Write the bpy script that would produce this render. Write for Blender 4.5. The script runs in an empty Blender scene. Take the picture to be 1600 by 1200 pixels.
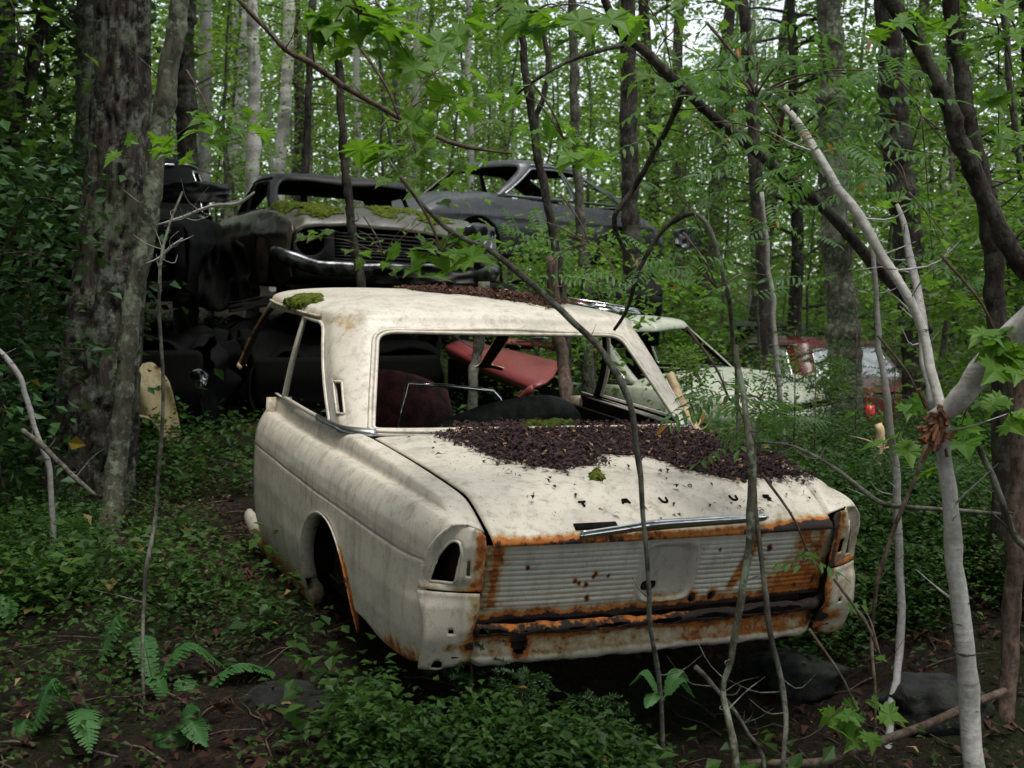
import bpy, math, random
import numpy as np
from mathutils import Vector, Matrix
from mathutils.geometry import delaunay_2d_cdt

random.seed(7)
RNG = np.random.default_rng(7)
SC = bpy.context.scene
COL = SC.collection
R = math.radians

# ------------------------------------------------------------------ camera, sky, sun, exposure
CAM_Z, PITCH, F_PX = 1.6, R(4.0), 2000.0
cam_d = bpy.data.cameras.new("camera")
cam = bpy.data.objects.new("camera", cam_d)
COL.objects.link(cam)
cam.location = (0, 0, CAM_Z)
cam.rotation_euler = (R(90) - PITCH, 0, 0)
cam_d.sensor_width = 36.0
cam_d.lens = F_PX / 1600 * 36.0
cam_d.clip_start = 0.05
cam_d.clip_end = 600
SC.camera = cam
cam_d.dof.use_dof = True
cam_d.dof.focus_distance = 4.6
cam_d.dof.aperture_fstop = 5.6

SUN_EL, SUN_ROT = R(72), R(160)
w = bpy.data.worlds.new("World")
SC.world = w
w.use_nodes = True
nt = w.node_tree
sky = nt.nodes.new("ShaderNodeTexSky")
sky.sky_type = 'NISHITA'
sky.sun_disc = False
sky.sun_elevation = SUN_EL
sky.sun_rotation = SUN_ROT
sky.dust_density = 1.5
sky.air_density = 1.0
sky.ozone_density = 1.0
bg = nt.nodes["Background"]
bg.inputs["Strength"].default_value = 0.15
hs = nt.nodes.new("ShaderNodeHueSaturation")     # overcast: the same sky with most of its blue taken out
hs.inputs["Saturation"].default_value = 0.3
nt.links.new(sky.outputs[0], hs.inputs["Color"])
nt.links.new(hs.outputs[0], bg.inputs["Color"])

sun_d = bpy.data.lights.new("sun", 'SUN')
sun_d.energy = 1.5
sun_d.angle = R(30)
sun_d.color = (1.0, 0.96, 0.9)
sun = bpy.data.objects.new("sun", sun_d)
COL.objects.link(sun)
# light comes from behind the camera's right shoulder, high up
sun.rotation_euler = (R(90) - SUN_EL, 0, R(180) - SUN_ROT)

SC.view_settings.view_transform = 'Standard'
SC.view_settings.look = 'None'
SC.view_settings.exposure = 1.12
SC.view_settings.gamma = 1.0
SC.view_settings.use_curve_mapping = False
SC.render.engine = 'CYCLES'
SC.cycles.use_denoising = True
SC.cycles.max_bounces = 5
SC.cycles.diffuse_bounces = 3
SC.cycles.transmission_bounces = 3
SC.cycles.glossy_bounces = 2
SC.cycles.sample_clamp_indirect = 4.0

# ------------------------------------------------------------------ pixel (of the 1600 px photograph) to a world point at a real distance
FWD = np.array([0, math.cos(PITCH), -math.sin(PITCH)])
DWN = np.array([0, -math.sin(PITCH), -math.cos(PITCH)])
RGT = np.array([1.0, 0, 0])
CAM = np.array([0, 0, CAM_Z])


def at(px, py, d):
    v = RGT * (px - 800) / F_PX + DWN * (py - 600) / F_PX + FWD
    return CAM + v * (d / v[1])


def sstep(a, b, x):
    t = np.clip((np.asarray(x, float) - a) / (b - a), 0, 1)
    return t * t * (3 - 2 * t)


# ------------------------------------------------------------------ smooth value noise in numpy
_PERM = np.random.default_rng(3).random((64, 64, 64))


def vnoise(x, y, z=0.0):
    x, y, z = np.broadcast_arrays(np.asarray(x, float), np.asarray(y, float), np.asarray(z, float))
    xi, yi, zi = np.floor(x).astype(int), np.floor(y).astype(int), np.floor(z).astype(int)
    fx, fy, fz = x - xi, y - yi, z - zi
    fx, fy, fz = [f * f * (3 - 2 * f) for f in (fx, fy, fz)]
    r = 0
    for a in (0, 1):
        for b in (0, 1):
            for c in (0, 1):
                r = r + _PERM[(xi + a) & 63, (yi + b) & 63, (zi + c) & 63] * (fx if a else 1 - fx) * (fy if b else 1 - fy) * (fz if c else 1 - fz)
    return r


def fbm(x, y, z=0.0, o=4):
    s, a, f = 0, 0.5, 1.0
    for i in range(o):
        s = s + a * vnoise(np.asarray(x) * f + 7 * i, np.asarray(y) * f + 3 * i, np.asarray(z) * f)
        a *= 0.5
        f *= 2.03
    return s / (1 - 0.5 ** o)


# ------------------------------------------------------------------ object helpers
def tag(o, label=None, cat=None, group=None, kind=None):
    if label: o['label'] = label
    if cat: o['category'] = cat
    if group: o['group'] = group
    if kind: o['kind'] = kind
    return o


def thing(name, label, cat, mat=None, loc=(0, 0, 0), rz=0.0, group=None):
    o = bpy.data.objects.new(name, None)
    o.empty_display_size = 0.2
    COL.objects.link(o)
    if mat is not None:
        o.matrix_world = mat
    else:
        o.location = loc
        o.rotation_euler = (0, 0, rz)
    return tag(o, label, cat, group)


def mesh_obj(name, V, Fs, mats, parent=None, smooth=True, attrs=None, solid=0.0, inner=None, fattr=None):
    """V (N,3), Fs: list of faces, or list of (M,k) integer arrays"""
    V = np.asarray(V, float).reshape(-1, 3)
    me = bpy.data.meshes.new(name)
    if len(Fs) and not isinstance(Fs[0], np.ndarray):
        me.from_pydata([tuple(v) for v in V], [], [tuple(int(i) for i in f) for f in Fs])
    else:
        loops = np.concatenate([f.ravel() for f in Fs]) if len(Fs) else np.zeros(0, int)
        tot = np.concatenate([np.full(len(f), f.shape[1]) for f in Fs]) if len(Fs) else np.zeros(0, int)
        st = np.concatenate([[0], np.cumsum(tot)[:-1]]) if len(tot) else np.zeros(0, int)
        me.vertices.add(len(V))
        me.vertices.foreach_set("co", V.astype(np.float32).ravel())
        me.loops.add(len(loops))
        me.loops.foreach_set("vertex_index", loops.astype(np.int32))
        me.polygons.add(len(tot))
        me.polygons.foreach_set("loop_start", st.astype(np.int32))
        me.update(calc_edges=True)
    if not isinstance(mats, (list, tuple)):
        mats = [mats]
    for m in mats:
        me.materials.append(m)
    if inner is not None:
        me.materials.append(inner)
    n = len(me.polygons)
    me.polygons.foreach_set("use_smooth", np.full(n, bool(smooth)))
    for k, a in (attrs or {}).items():
        at_ = me.attributes.new(k, 'FLOAT', 'POINT')
        at_.data.foreach_set("value", np.asarray(a, np.float32))
    for k, a in (fattr or {}).items():
        at_ = me.attributes.new(k, 'FLOAT', 'FACE')
        at_.data.foreach_set("value", np.asarray(a, np.float32))
    me.update()
    o = bpy.data.objects.new(name, me)
    COL.objects.link(o)
    if parent is not None:
        o.parent = parent
    if solid:
        md = o.modifiers.new("thickness", 'SOLIDIFY')
        md.thickness = solid
        md.offset = -1
        if inner is not None:
            md.material_offset = 1
    return o


class Mesh:
    """collects pieces that become one mesh"""
    def __init__(self):
        self.V, self.F, self.n = [], [], 0
        self.A = []

    def add(self, V, F, a=0.0):
        V = np.asarray(V, float).reshape(-1, 3)
        self.V.append(V)
        self.F += [tuple(int(i) + self.n for i in f) for f in F]
        self.A.append(np.full(len(V), a) if np.isscalar(a) else np.asarray(a, float))
        self.n += len(V)
        return self

    def build(self, name, mat, parent=None, smooth=True, attr=None, **k):
        at_ = {attr: np.concatenate(self.A)} if attr else None
        return mesh_obj(name, np.concatenate(self.V), self.F, mat, parent, smooth, at_, **k)


def catmull(P, n, closed=False):
    P = np.asarray(P, float)
    if len(P) == 2:
        t = np.linspace(0, 1, n)[:, None]
        return P[0] * (1 - t) + P[1] * t
    m = len(P)
    T = np.linspace(0, m - 1, n)
    i = np.minimum(T.astype(int), m - 2)
    f = (T - i)[:, None]
    Q = np.concatenate([[2 * P[0] - P[1]], P, [2 * P[-1] - P[-2]]])
    p0, p1, p2, p3 = Q[i], Q[i + 1], Q[i + 2], Q[i + 3]
    return 0.5 * (2 * p1 + (p2 - p0) * f + (2 * p0 - 5 * p1 + 4 * p2 - p3) * f ** 2 + (3 * p1 - p0 - 3 * p2 + p3) * f ** 3)


def tube(P, r, ns=8, cap=True, flat=None):
    """swept tube; r scalar or per-point; flat=(a,b) squashes the section"""
    P = np.asarray(P, float)
    n = len(P)
    r = np.full(n, r) if np.isscalar(r) else np.asarray(r, float)
    T = np.gradient(P, axis=0)
    T /= np.linalg.norm(T, axis=1)[:, None] + 1e-12
    up = np.array([0, 0, 1.0])
    if abs(T[0][2]) > 0.9:
        up = np.array([0, 1.0, 0])
    N = np.cross(T[0], up)
    N /= np.linalg.norm(N)
    V = []
    th = np.linspace(0, 2 * np.pi, ns, endpoint=False)
    fa, fb = flat or (1, 1)
    for i in range(n):
        N = N - T[i] * (N @ T[i])
        N /= np.linalg.norm(N) + 1e-12
        B = np.cross(T[i], N)
        V.append(P[i] + r[i] * (np.cos(th)[:, None] * N * fa + np.sin(th)[:, None] * B * fb))
    V = np.concatenate(V)
    Fs = []
    for i in range(n - 1):
        for j in range(ns):
            k = (j + 1) % ns
            Fs.append((i * ns + j, i * ns + k, (i + 1) * ns + k, (i + 1) * ns + j))
    if cap:
        Fs.append(tuple(range(ns - 1, -1, -1)))
        Fs.append(tuple((n - 1) * ns + j for j in range(ns)))
    return V, Fs


def box(c, s, M=None):
    c, s = np.asarray(c, float), np.asarray(s, float) / 2
    V = np.array([[x, y, z] for x in (-1, 1) for y in (-1, 1) for z in (-1, 1)], float) * s
    if M is not None:
        V = V @ np.asarray(M).T
    F = [(0, 1, 3, 2), (4, 6, 7, 5), (0, 4, 5, 1), (2, 3, 7, 6), (0, 2, 6, 4), (1, 5, 7, 3)]
    return V + c, F


def grid(fn, us, vs, flip=False):
    U, W = np.meshgrid(us, vs, indexing='ij')
    V = fn(U.ravel(), W.ravel())
    nu, nv = len(us), len(vs)
    idx = np.arange(nu * nv).reshape(nu, nv)
    a, b, c, d = idx[:-1, :-1].ravel(), idx[1:, :-1].ravel(), idx[1:, 1:].ravel(), idx[:-1, 1:].ravel()
    Fs = np.stack([a, b, c, d] if not flip else [a, d, c, b], 1)
    return V, Fs


def inpoly(P, poly):
    x, y = P[:, 0], P[:, 1]
    r = np.zeros(len(P), bool)
    n = len(poly)
    for i in range(n):
        x1, y1 = poly[i]
        x2, y2 = poly[(i + 1) % n]
        c = ((y1 > y) != (y2 > y))
        if abs(y2 - y1) > 1e-12:
            r ^= c & (x < (x2 - x1) * (y - y1) / (y2 - y1) + x1)
    return r


def rounded(poly, r, n=6):
    poly = [np.asarray(p, float) for p in poly]
    out = []
    m = len(poly)
    rs = r if isinstance(r, (list, tuple)) else [r] * m
    for i in range(m):
        p, a, b = poly[i], poly[i - 1], poly[(i + 1) % m]
        da, db = a - p, b - p
        la, lb = np.linalg.norm(da), np.linalg.norm(db)
        k = min(rs[i], la * 0.45, lb * 0.45)
        s, e = p + da / la * k, p + db / lb * k
        for t in np.linspace(0, 1, n):
            out.append((1 - t) ** 2 * s + 2 * t * (1 - t) * p + t * t * e)
    return np.array(out)


def resample(poly, step):
    out = []
    n = len(poly)
    for i in range(n):
        a, b = np.asarray(poly[i], float), np.asarray(poly[(i + 1) % n], float)
        k = max(1, int(math.ceil(np.linalg.norm(b - a) / step)))
        for j in range(k):
            out.append(a + (b - a) * j / k)
    return np.array(out)


def segdist(P, poly):
    d = np.full(len(P), 1e9)
    for i in range(len(poly)):
        a, b = poly[i], poly[(i + 1) % len(poly)]
        ab = b - a
        t = np.clip(((P - a) @ ab) / (ab @ ab + 1e-15), 0, 1)
        d = np.minimum(d, np.linalg.norm(P - (a + t[:, None] * ab), axis=1))
    return d


def patch(outline, holes, fn, step, flip=False):
    """triangulated sheet over a 2-D outline with holes, mapped to space by fn"""
    loops = [resample(outline, step)] + [resample(h, step * 0.8) for h in holes]
    lo, hi = loops[0].min(0), loops[0].max(0)
    gx = np.arange(lo[0], hi[0], step)
    gy = np.arange(lo[1], hi[1], step * 0.87)
    G = np.array([(x + (step / 2 if j % 2 else 0), y) for j, y in enumerate(gy) for x in gx])
    keep = inpoly(G, loops[0])
    for h in loops[1:]:
        keep &= ~inpoly(G, h)
    G = G[keep]
    for l in loops:
        if len(G):
            G = G[segdist(G, l) > step * 0.55]
    P, E, k = [], [], 0
    for l in loops:
        n = len(l)
        P += list(l)
        E += [(k + i, k + (i + 1) % n) for i in range(n)]
        k += n
    P += list(G)
    res = delaunay_2d_cdt([Vector((float(p[0]), float(p[1]))) for p in P], E, [], 0, 1e-7)
    pv = np.array([(v.x, v.y) for v in res[0]])
    T = np.array([f for f in res[2]])
    c = pv[T].mean(1)
    keep = inpoly(c, loops[0])
    for h in loops[1:]:
        keep &= ~inpoly(c, h)
    T = T[keep]
    a = (pv[T[:, 1]] - pv[T[:, 0]])
    b = (pv[T[:, 2]] - pv[T[:, 0]])
    s = (a[:, 0] * b[:, 1] - a[:, 1] * b[:, 0]) < 0
    if flip: s = ~s
    T[s] = T[s][:, ::-1]
    return fn(pv[:, 0], pv[:, 1]), T


def merge(parts):
    V, Fs, n = [], [], 0
    for v, f in parts:
        V.append(np.asarray(v, float))
        if isinstance(f, np.ndarray):
            f = f.tolist()
        Fs += [tuple(i + n for i in q) for q in f]
        n += len(v)
    return np.concatenate(V), Fs


# ------------------------------------------------------------------ materials
class NT:
    def __init__(self, name):
        self.m = bpy.data.materials.new(name)
        self.m.use_nodes = True
        self.t = self.m.node_tree
        self.b = self.t.nodes["Principled BSDF"]
        self.out = self.t.nodes["Material Output"]

    def n(self, typ, **kw):
        nd = self.t.nodes.new("ShaderNode" + typ)
        for k, v in kw.items():
            if hasattr(nd, k):
                setattr(nd, k, v)
        return nd

    def link(self, a, b):
        self.t.links.new(a, b)

    def setin(self, nd, key, val):
        if hasattr(val, "is_linked") or isinstance(val, bpy.types.NodeSocket):
            self.link(val, nd.inputs[key])
        elif val is not None:
            nd.inputs[key].default_value = val

    def coord(self, scale=(1, 1, 1), out="Object"):
        tc = self.n("TexCoord")
        mp = self.n("Mapping")
        mp.inputs["Scale"].default_value = scale
        self.link(tc.outputs[out], mp.inputs["Vector"])
        return mp.outputs[0]

    def noise(self, vec, scale, detail=5, rough=0.55, dist=0.0):
        nd = self.n("TexNoise")
        self.setin(nd, "Vector", vec)
        nd.inputs["Scale"].default_value = scale
        nd.inputs["Detail"].default_value = detail
        nd.inputs["Roughness"].default_value = rough
        nd.inputs["Distortion"].default_value = dist
        return nd.outputs["Fac"]

    def voro(self, vec, scale, feature='F1', out="Distance"):
        nd = self.n("TexVoronoi")
        nd.feature = feature
        self.setin(nd, "Vector", vec)
        nd.inputs["Scale"].default_value = scale
        return nd.outputs[out]

    def math(self, op, a, b=None, c=None, clamp=False):
        nd = self.n("Math")
        nd.operation = op
        nd.use_clamp = clamp
        self.setin(nd, 0, a)
        if b is not None: self.setin(nd, 1, b)
        if c is not None: self.setin(nd, 2, c)
        return nd.outputs[0]

    def ss(self, x, a, b):
        nd = self.n("MapRange")
        nd.interpolation_type = 'SMOOTHSTEP'
        self.setin(nd, "Value", x)
        nd.inputs["From Min"].default_value = a
        nd.inputs["From Max"].default_value = b
        return nd.outputs[0]

    def mix(self, f, a, b):
        nd = self.n("Mix")
        nd.data_type = 'RGBA'
        self.setin(nd, 0, f)
        for k, v in ((6, a), (7, b)):
            if isinstance(v, bpy.types.NodeSocket):
                self.link(v, nd.inputs[k])
            else:
                nd.inputs[k].default_value = (v[0], v[1], v[2], 1)
        return nd.outputs[2]

    def attr(self, name):
        nd = self.n("Attribute")
        nd.attribute_name = name
        return nd.outputs["Fac"]

    def base(self, col, rough=0.6, metal=0.0, spec=0.5):
        if isinstance(col, bpy.types.NodeSocket):
            self.link(col, self.b.inputs["Base Color"])
        else:
            self.b.inputs["Base Color"].default_value = (*col, 1)
        self.setin(self.b, "Roughness", rough)
        self.setin(self.b, "Metallic", metal)
        self.b.inputs["Specular IOR Level"].default_value = spec

    def bump(self, h, strength=0.3, dist=0.01):
        nd = self.n("Bump")
        nd.inputs["Strength"].default_value = strength
        nd.inputs["Distance"].default_value = dist
        self.link(h, nd.inputs["Height"])
        self.link(nd.outputs[0], self.b.inputs["Normal"])


def mat_wreck_paint(name, base, stain=(.36, .25, .10), dirt=(.20, .17, .12), gloss=0.38, dirty=0.5, use_attr=True, rust_bias=0.0, speck=1.0, spec=.5):
    m = NT(name)
    v = m.coord()
    vs = m.coord((1, 1, 0.22))
    n1 = m.noise(v, 5, 6)
    n2 = m.noise(v, 38, 6, 0.65)
    n3 = m.noise(vs, 22, 5, 0.6)
    n4 = m.noise(v, 150, 3, 0.6)
    c = m.mix(m.ss(n1, .40, .72), base, tuple(b * .80 for b in base))
    streak = m.math('MULTIPLY', m.ss(n3, .48, .74), dirty)
    c = m.mix(streak, c, dirt)
    film = m.math('MULTIPLY', m.ss(m.math('ADD', m.math('MULTIPLY', n2, .6), m.math('MULTIPLY', n4, .4)), .5, .66), dirty * .8)
    c = m.mix(film, c, tuple(d * 0.75 for d in dirt))
    sp = m.math('MULTIPLY', m.ss(m.voro(v, 42), .13, .05), m.ss(m.noise(v, 9, 3), .55, .62))
    c = m.mix(m.math('MULTIPLY', sp, speck), c, (.12, .06, .03))
    r = m.attr("rust") if use_attr else 0.0
    rr = m.math('ADD', r, m.math('MULTIPLY', m.math('SUBTRACT', n2, .5), .75))
    rr = m.math('ADD', rr, m.math('MULTIPLY', m.math('SUBTRACT', n3, .5), .55))
    rr = m.math('ADD', rr, m.math('MULTIPLY', m.math('SUBTRACT', n1, .5), .6))
    rr = m.math('ADD', rr, rust_bias)
    c = m.mix(m.math('MULTIPLY', m.ss(rr, .18, .42), .75), c, stain)
    oc = m.mix(m.ss(n2, .42, .66), (.42, .135, .020), (.17, .05, .014))
    c = m.mix(m.ss(rr, .40, .58), c, oc)
    c = m.mix(m.ss(rr, .70, .84), c, (.018, .011, .008))
    m.base(c, m.math('ADD', gloss, m.math('ADD', m.math('MULTIPLY', m.ss(rr, .3, .55), .5), m.math('MULTIPLY', film, .3)), clamp=True), spec=spec)
    hh = m.math('ADD', m.math('MULTIPLY', n2, m.math('ADD', .06, m.ss(rr, .35, .7))), m.math('MULTIPLY', n1, .35))
    m.bump(hh, 0.35, 0.012)
    return m.m


def mat_simple(name, col, rough=0.7, metal=0.0, var=0.35, scale=12, bump=0.0, spec=0.5):
    m = NT(name)
    v = m.coord()
    n = m.noise(v, scale, 6, .6)
    c = m.mix(m.ss(n, .3, .7), tuple(x * (1 - var) for x in col), tuple(min(1, x * (1 + var)) for x in col))
    m.base(c, rough, metal, spec)
    if bump: m.bump(n, bump, 0.02)
    return m.m


def mat_bark(name, dark, light, lichen, lich_amt=.5, zs=.22, scale=26, bump=.9, moss=0.0):
    m = NT(name)
    v = m.coord((1, 1, zs))
    vo = m.coord()
    n = m.noise(v, scale, 7, .65, .3)
    n2 = m.noise(vo, 7, 5, .6)
    n3 = m.noise(vo, 34, 5, .65)
    c = m.mix(m.ss(n, .36, .66), dark, light)
    L = m.math('MULTIPLY', m.ss(m.math('ADD', m.math('MULTIPLY', n2, .5), m.math('MULTIPLY', n3, .5)), .49, .57), lich_amt)
    c = m.mix(L, c, lichen)
    if moss:
        c = m.mix(m.math('MULTIPLY', m.ss(m.noise(vo, 3.3, 4), .5, .62), moss), c, (.035, .06, .012))
    m.base(c, .93, spec=.2)
    m.bump(n, bump, .03)
    return m.m


def mat_birch(name, white=(.55, .53, .50)):
    m = NT(name)
    v = m.coord((1, 1, 5.5))
    vo = m.coord()
    n = m.noise(v, 11, 4, .6)
    n2 = m.noise(vo, 4, 5, .6)
    n3 = m.noise(vo, 60, 4, .6)
    c = m.mix(m.ss(n3, .35, .7), white, tuple(x * .68 for x in white))
    c = m.mix(m.math('MULTIPLY', m.ss(n2, .46, .66), .75), c, (.20, .19, .16))
    c = m.mix(m.ss(n, .64, .70), c, (.05, .042, .036))
    m.base(c, .75, spec=.25)
    m.bump(n, .35, .01)
    return m.m


def mat_leaf(name, a, b, trans=(.14, .26, .03), tf=.38, odd=(.2, .16, .02), rough=.5, spec=.35):
    m = NT(name)
    s = m.attr("shade")
    n = m.noise(m.coord((1, 1, 1)), 1.2, 3)
    f = m.math('ADD', m.math('MULTIPLY', s, .75), m.math('MULTIPLY', m.ss(n, .35, .65), .25), clamp=True)
    c = m.mix(f, a, b)
    c = m.mix(m.ss(s, .965, .985), c, odd)
    m.base(c, rough, spec=spec)
    tr = m.n("BsdfTranslucent")
    tcol = m.mix(m.ss(s, .965, .985), trans, (.3, .2, .03))
    m.link(tcol, tr.inputs["Color"])
    mx = m.n("MixShader")
    mx.inputs[0].default_value = tf
    m.link(m.b.outputs[0], mx.inputs[1])
    m.link(tr.outputs[0], mx.inputs[2])
    m.link(mx.outputs[0], m.out.inputs["Surface"])
    return m.m


def mat_ground():
    m = NT("forest_soil")
    v = m.coord()
    n1 = m.noise(v, 1.3, 6, .6)
    n2 = m.noise(v, 9, 7, .65)
    n3 = m.noise(v, 60, 6, .7)
    c = m.mix(m.ss(n3, .3, .7), (.010, .008, .006), (.050, .036, .026))
    c = m.mix(m.math('MULTIPLY', m.ss(n2, .52, .66), .7), c, (.055, .028, .018))
    c = m.mix(m.math('MULTIPLY', m.ss(n1, .47, .60), .75), c, (.022, .034, .008))
    c = m.mix(m.math('MULTIPLY', m.ss(m.noise(v, 21, 5), .60, .66), .5), c, (.09, .075, .055))
    m.base(c, .95, spec=.15)
    m.bump(m.math('ADD', n3, n2), 1.0, .05)
    return m.m


M = {}
M['cream'] = mat_wreck_paint("cream_paint", (.60, .55, .465), dirt=(.24, .20, .15), dirty=.62, speck=1.2)
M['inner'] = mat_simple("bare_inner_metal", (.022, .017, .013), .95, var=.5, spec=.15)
M['panel_grey'] = mat_wreck_paint("ribbed_panel_paint", (.56, .53, .47), dirty=.45, dirt=(.17, .17, .15))
M['chrome'] = mat_simple("worn_chrome", (.62, .63, .65), .16, 1.0, .12, 30)
M['chrome_dull'] = mat_simple("dull_chrome", (.42, .43, .45), .3, 1.0, .25, 30)
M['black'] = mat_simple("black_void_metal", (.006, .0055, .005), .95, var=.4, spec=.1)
M['chrome_rusty'] = mat_simple("rust-spotted chrome".replace(' ', '_').replace('-', '_'), (.10, .10, .105), .3, .9, .9, 14)
M['rubber'] = mat_simple("old_rubber", (.02, .02, .019), .7)
M['seat'] = mat_simple("mouldy_seat_vinyl", (.050, .056, .046), .8, var=.6, scale=18, bump=.4)
M['moss'] = mat_simple("bright_moss", (.070, .095, .012), 1.0, var=.7, scale=40, bump=1.0, spec=.1)
M['moss_dark'] = mat_simple("dark_moss", (.05, .07, .012), 1.0, var=.6, scale=60, bump=1.0, spec=.1)
M['rust'] = mat_wreck_paint("rusty_steel", (.20, .13, .08), rust_bias=.45, use_attr=False)
M['dark_wreck'] = mat_wreck_paint("dark_weathered_paint", (.016, .016, .017), dirt=(.022, .020, .016), gloss=.5, use_attr=False, rust_bias=.1, stain=(.03, .02, .012), spec=.25)
M['black_wreck'] = mat_wreck_paint("blackened_paint", (.007, .007, .007), dirt=(.010, .009, .008), gloss=.8, use_attr=False, rust_bias=.05, stain=(.012, .008, .006), spec=.12)
M['grey_wreck'] = mat_wreck_paint("grey_blue_paint", (.050, .054, .062), dirt=(.04, .04, .034), gloss=.25, use_attr=False, rust_bias=.02, stain=(.07, .05, .035))
M['mossy_wreck'] = mat_wreck_paint("grey_green_paint", (.075, .068, .048), dirt=(.022, .022, .014), gloss=.3, dirty=1.0, use_attr=False, rust_bias=.05)
M['red_wreck'] = mat_wreck_paint("faded_red_paint", (.21, .040, .042), dirt=(.11, .055, .055), gloss=.3, use_attr=False, rust_bias=.02, stain=(.22, .05, .025))
M['maroon'] = mat_wreck_paint("maroon_paint", (.11, .016, .014), dirt=(.06, .03, .025), gloss=.25, use_attr=False, rust_bias=0, stain=(.11, .03, .018))
M['pale_green'] = mat_wreck_paint("pale_green_paint", (.42, .45, .36), dirt=(.17, .18, .12), gloss=.4, dirty=.6, use_attr=False, rust_bias=-.05)
M['yellow_cream'] = mat_wreck_paint("yellowed_paint", (.42, .34, .17), dirt=(.14, .11, .06), gloss=.5, dirty=.8, use_attr=False, rust_bias=.05)
M['bark'] = mat_bark("rough_bark", (.014, .012, .010), (.100, .085, .072), (.18, .20, .155), .8, moss=.3, scale=20)
M['bark_dark'] = mat_bark("dark_bark", (.016, .013, .011), (.055, .045, .038), (.10, .11, .085), .5)
M['bark_grey'] = mat_bark("grey_sapling_bark", (.035, .032, .025), (.105, .098, .08), (.17, .19, .15), .5, zs=.6, scale=40, bump=.3)
M['bark_brown'] = mat_bark("brown_branch_bark", (.045, .03, .022), (.13, .09, .07), (.16, .16, .13), .35, zs=.5, scale=40, bump=.3)
M['bark_lichen'] = mat_bark("lichen_bark", (.05, .05, .035), (.12, .115, .085), (.20, .235, .17), .9, zs=.5, scale=30, bump=.5)
M['birch'] = mat_birch("birch_bark")
M['birch_far'] = mat_birch("grey_birch_bark", (.31, .30, .29))
M['raw_wood'] = mat_simple("split_wood", (.46, .34, .20), .8, var=.35, scale=30)
M['torn_bark'] = mat_simple("torn_brown_bark", (.13, .055, .025), .95, var=.6, scale=25, bump=.8)
M['leaf'] = mat_leaf("forest_leaf", (.026, .065, .010), (.095, .170, .022), trans=(.18, .36, .035), tf=.46)
M['leaf_far'] = mat_leaf("far_leaf", (.034, .080, .020), (.110, .182, .038), trans=(.18, .33, .045), tf=.5)
M['leaf_birch'] = mat_leaf("birch_leaf", (.030, .070, .010), (.110, .182, .024), trans=(.21, .37, .03), tf=.5)
M['maple'] = mat_leaf("maple_leaf", (.045, .13, .012), (.11, .22, .022), trans=(.18, .38, .02), tf=.45, odd=(.35, .27, .03))
M['rowan'] = mat_leaf("rowan_leaf", (.030, .085, .022), (.08, .16, .04), trans=(.12, .27, .04), tf=.4, odd=(.28, .13, .02))
M['bilberry'] = mat_leaf("bilberry_leaf", (.010, .032, .007), (.050, .108, .017), trans=(.06, .15, .02), tf=.28, spec=.2, odd=(.14, .10, .03))
M['fern'] = mat_leaf("fern_frond", (.036, .12, .030), (.075, .19, .055), trans=(.12, .28, .06), tf=.35)
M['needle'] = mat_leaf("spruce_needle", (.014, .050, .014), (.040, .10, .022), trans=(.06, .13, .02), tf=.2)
M['litter'] = mat_leaf("brown_litter", (.012, .007, .008), (.070, .036, .038), trans=(.06, .03, .02), tf=.1, odd=(.26, .15, .08), rough=.8, spec=.2)
M['litter_red'] = mat_leaf("red_brown_litter", (.025, .012, .008), (.10, .045, .030), trans=(.08, .03, .02), tf=.1, odd=(.30, .20, .09), rough=.8, spec=.2)
M['soil'] = mat_ground()
M['rock'] = mat_bark("mossy_rock", (.012, .012, .012), (.036, .036, .039), (.022, .030, .014), .8, zs=1, scale=9, bump=.8)
g = NT("dusty_glass")
g.base((.75, .8, .8), .08)
g.b.inputs["Transmission Weight"].default_value = 1.0
g.b.inputs["IOR"].default_value = 1.05
M['glass'] = g.m
g = NT("milky_glass")
n_ = g.noise(g.coord(), 9, 5)
g.base(g.mix(g.ss(n_, .4, .6), (.55, .58, .62), (.34, .36, .38)), .12)
M['milky'] = g.m
g = NT("red_lens")
g.base((.55, .02, .03), .2)
M['lens'] = g.m


# ------------------------------------------------------------------ the ground
def terrain(x, y):
    x, y = np.asarray(x, float), np.asarray(y, float)
    t = x / np.maximum(y, 2.0)
    left = 1 - sstep(-.12, .16, t)
    hl = np.interp(y, [0, 3, 4, 5, 6.5, 9, 12, 15, 22, 32, 60], [.27, .29, .34, .44, .48, .62, 1.2, 1.6, 2.0, 2.3, 3.0])
    hr = np.interp(y, [0, 3, 3.9, 4.7, 5.3, 7, 9, 11, 14, 20, 32, 60], [.05, .07, .12, .33, .47, .60, .48, .02, -.35, -.35, .4, 1.6])
    # below the wrecked saloon the bank is undercut
    mid = np.exp(-((x - 1.0) / .75) ** 2)
    hm = np.interp(y, [0, 3, 4.0, 4.5, 5.3, 6.5, 8, 60], [.05, .07, .10, .22, .40, .44, .5, .5])
    near = 1 - sstep(5.5, 7.5, y)
    h = left * hl + (1 - left) * hr
    h = h * (1 - mid * near * .75) + hm * mid * near * .75
    h = h + (fbm(x * .9, y * .9) - .5) * .16 + (fbm(x * 4 + 9, y * 4) - .5) * .07 + (vnoise(x * 19, y * 19) - .5) * .018
    return h


def tz(x, y):
    return float(terrain(np.array([x]), np.array([y]))[0])


xs = np.concatenate([np.linspace(-130, -7, 50), np.linspace(-6.9, 6.9, 280), np.linspace(7, 130, 50)])
ys = np.concatenate([np.linspace(-60, 2.2, 22), np.linspace(2.3, 11, 220), np.linspace(11.2, 30, 90), np.linspace(31, 230, 50)])
V, Fq = grid(lambda a, b: np.stack([a, b, terrain(a, b)], 1), xs, ys)
ground = mesh_obj("ground", V, [Fq], M['soil'])
tag(ground, "dark forest soil sloping up to the left with moss and brown litter", "ground", kind='structure')

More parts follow.
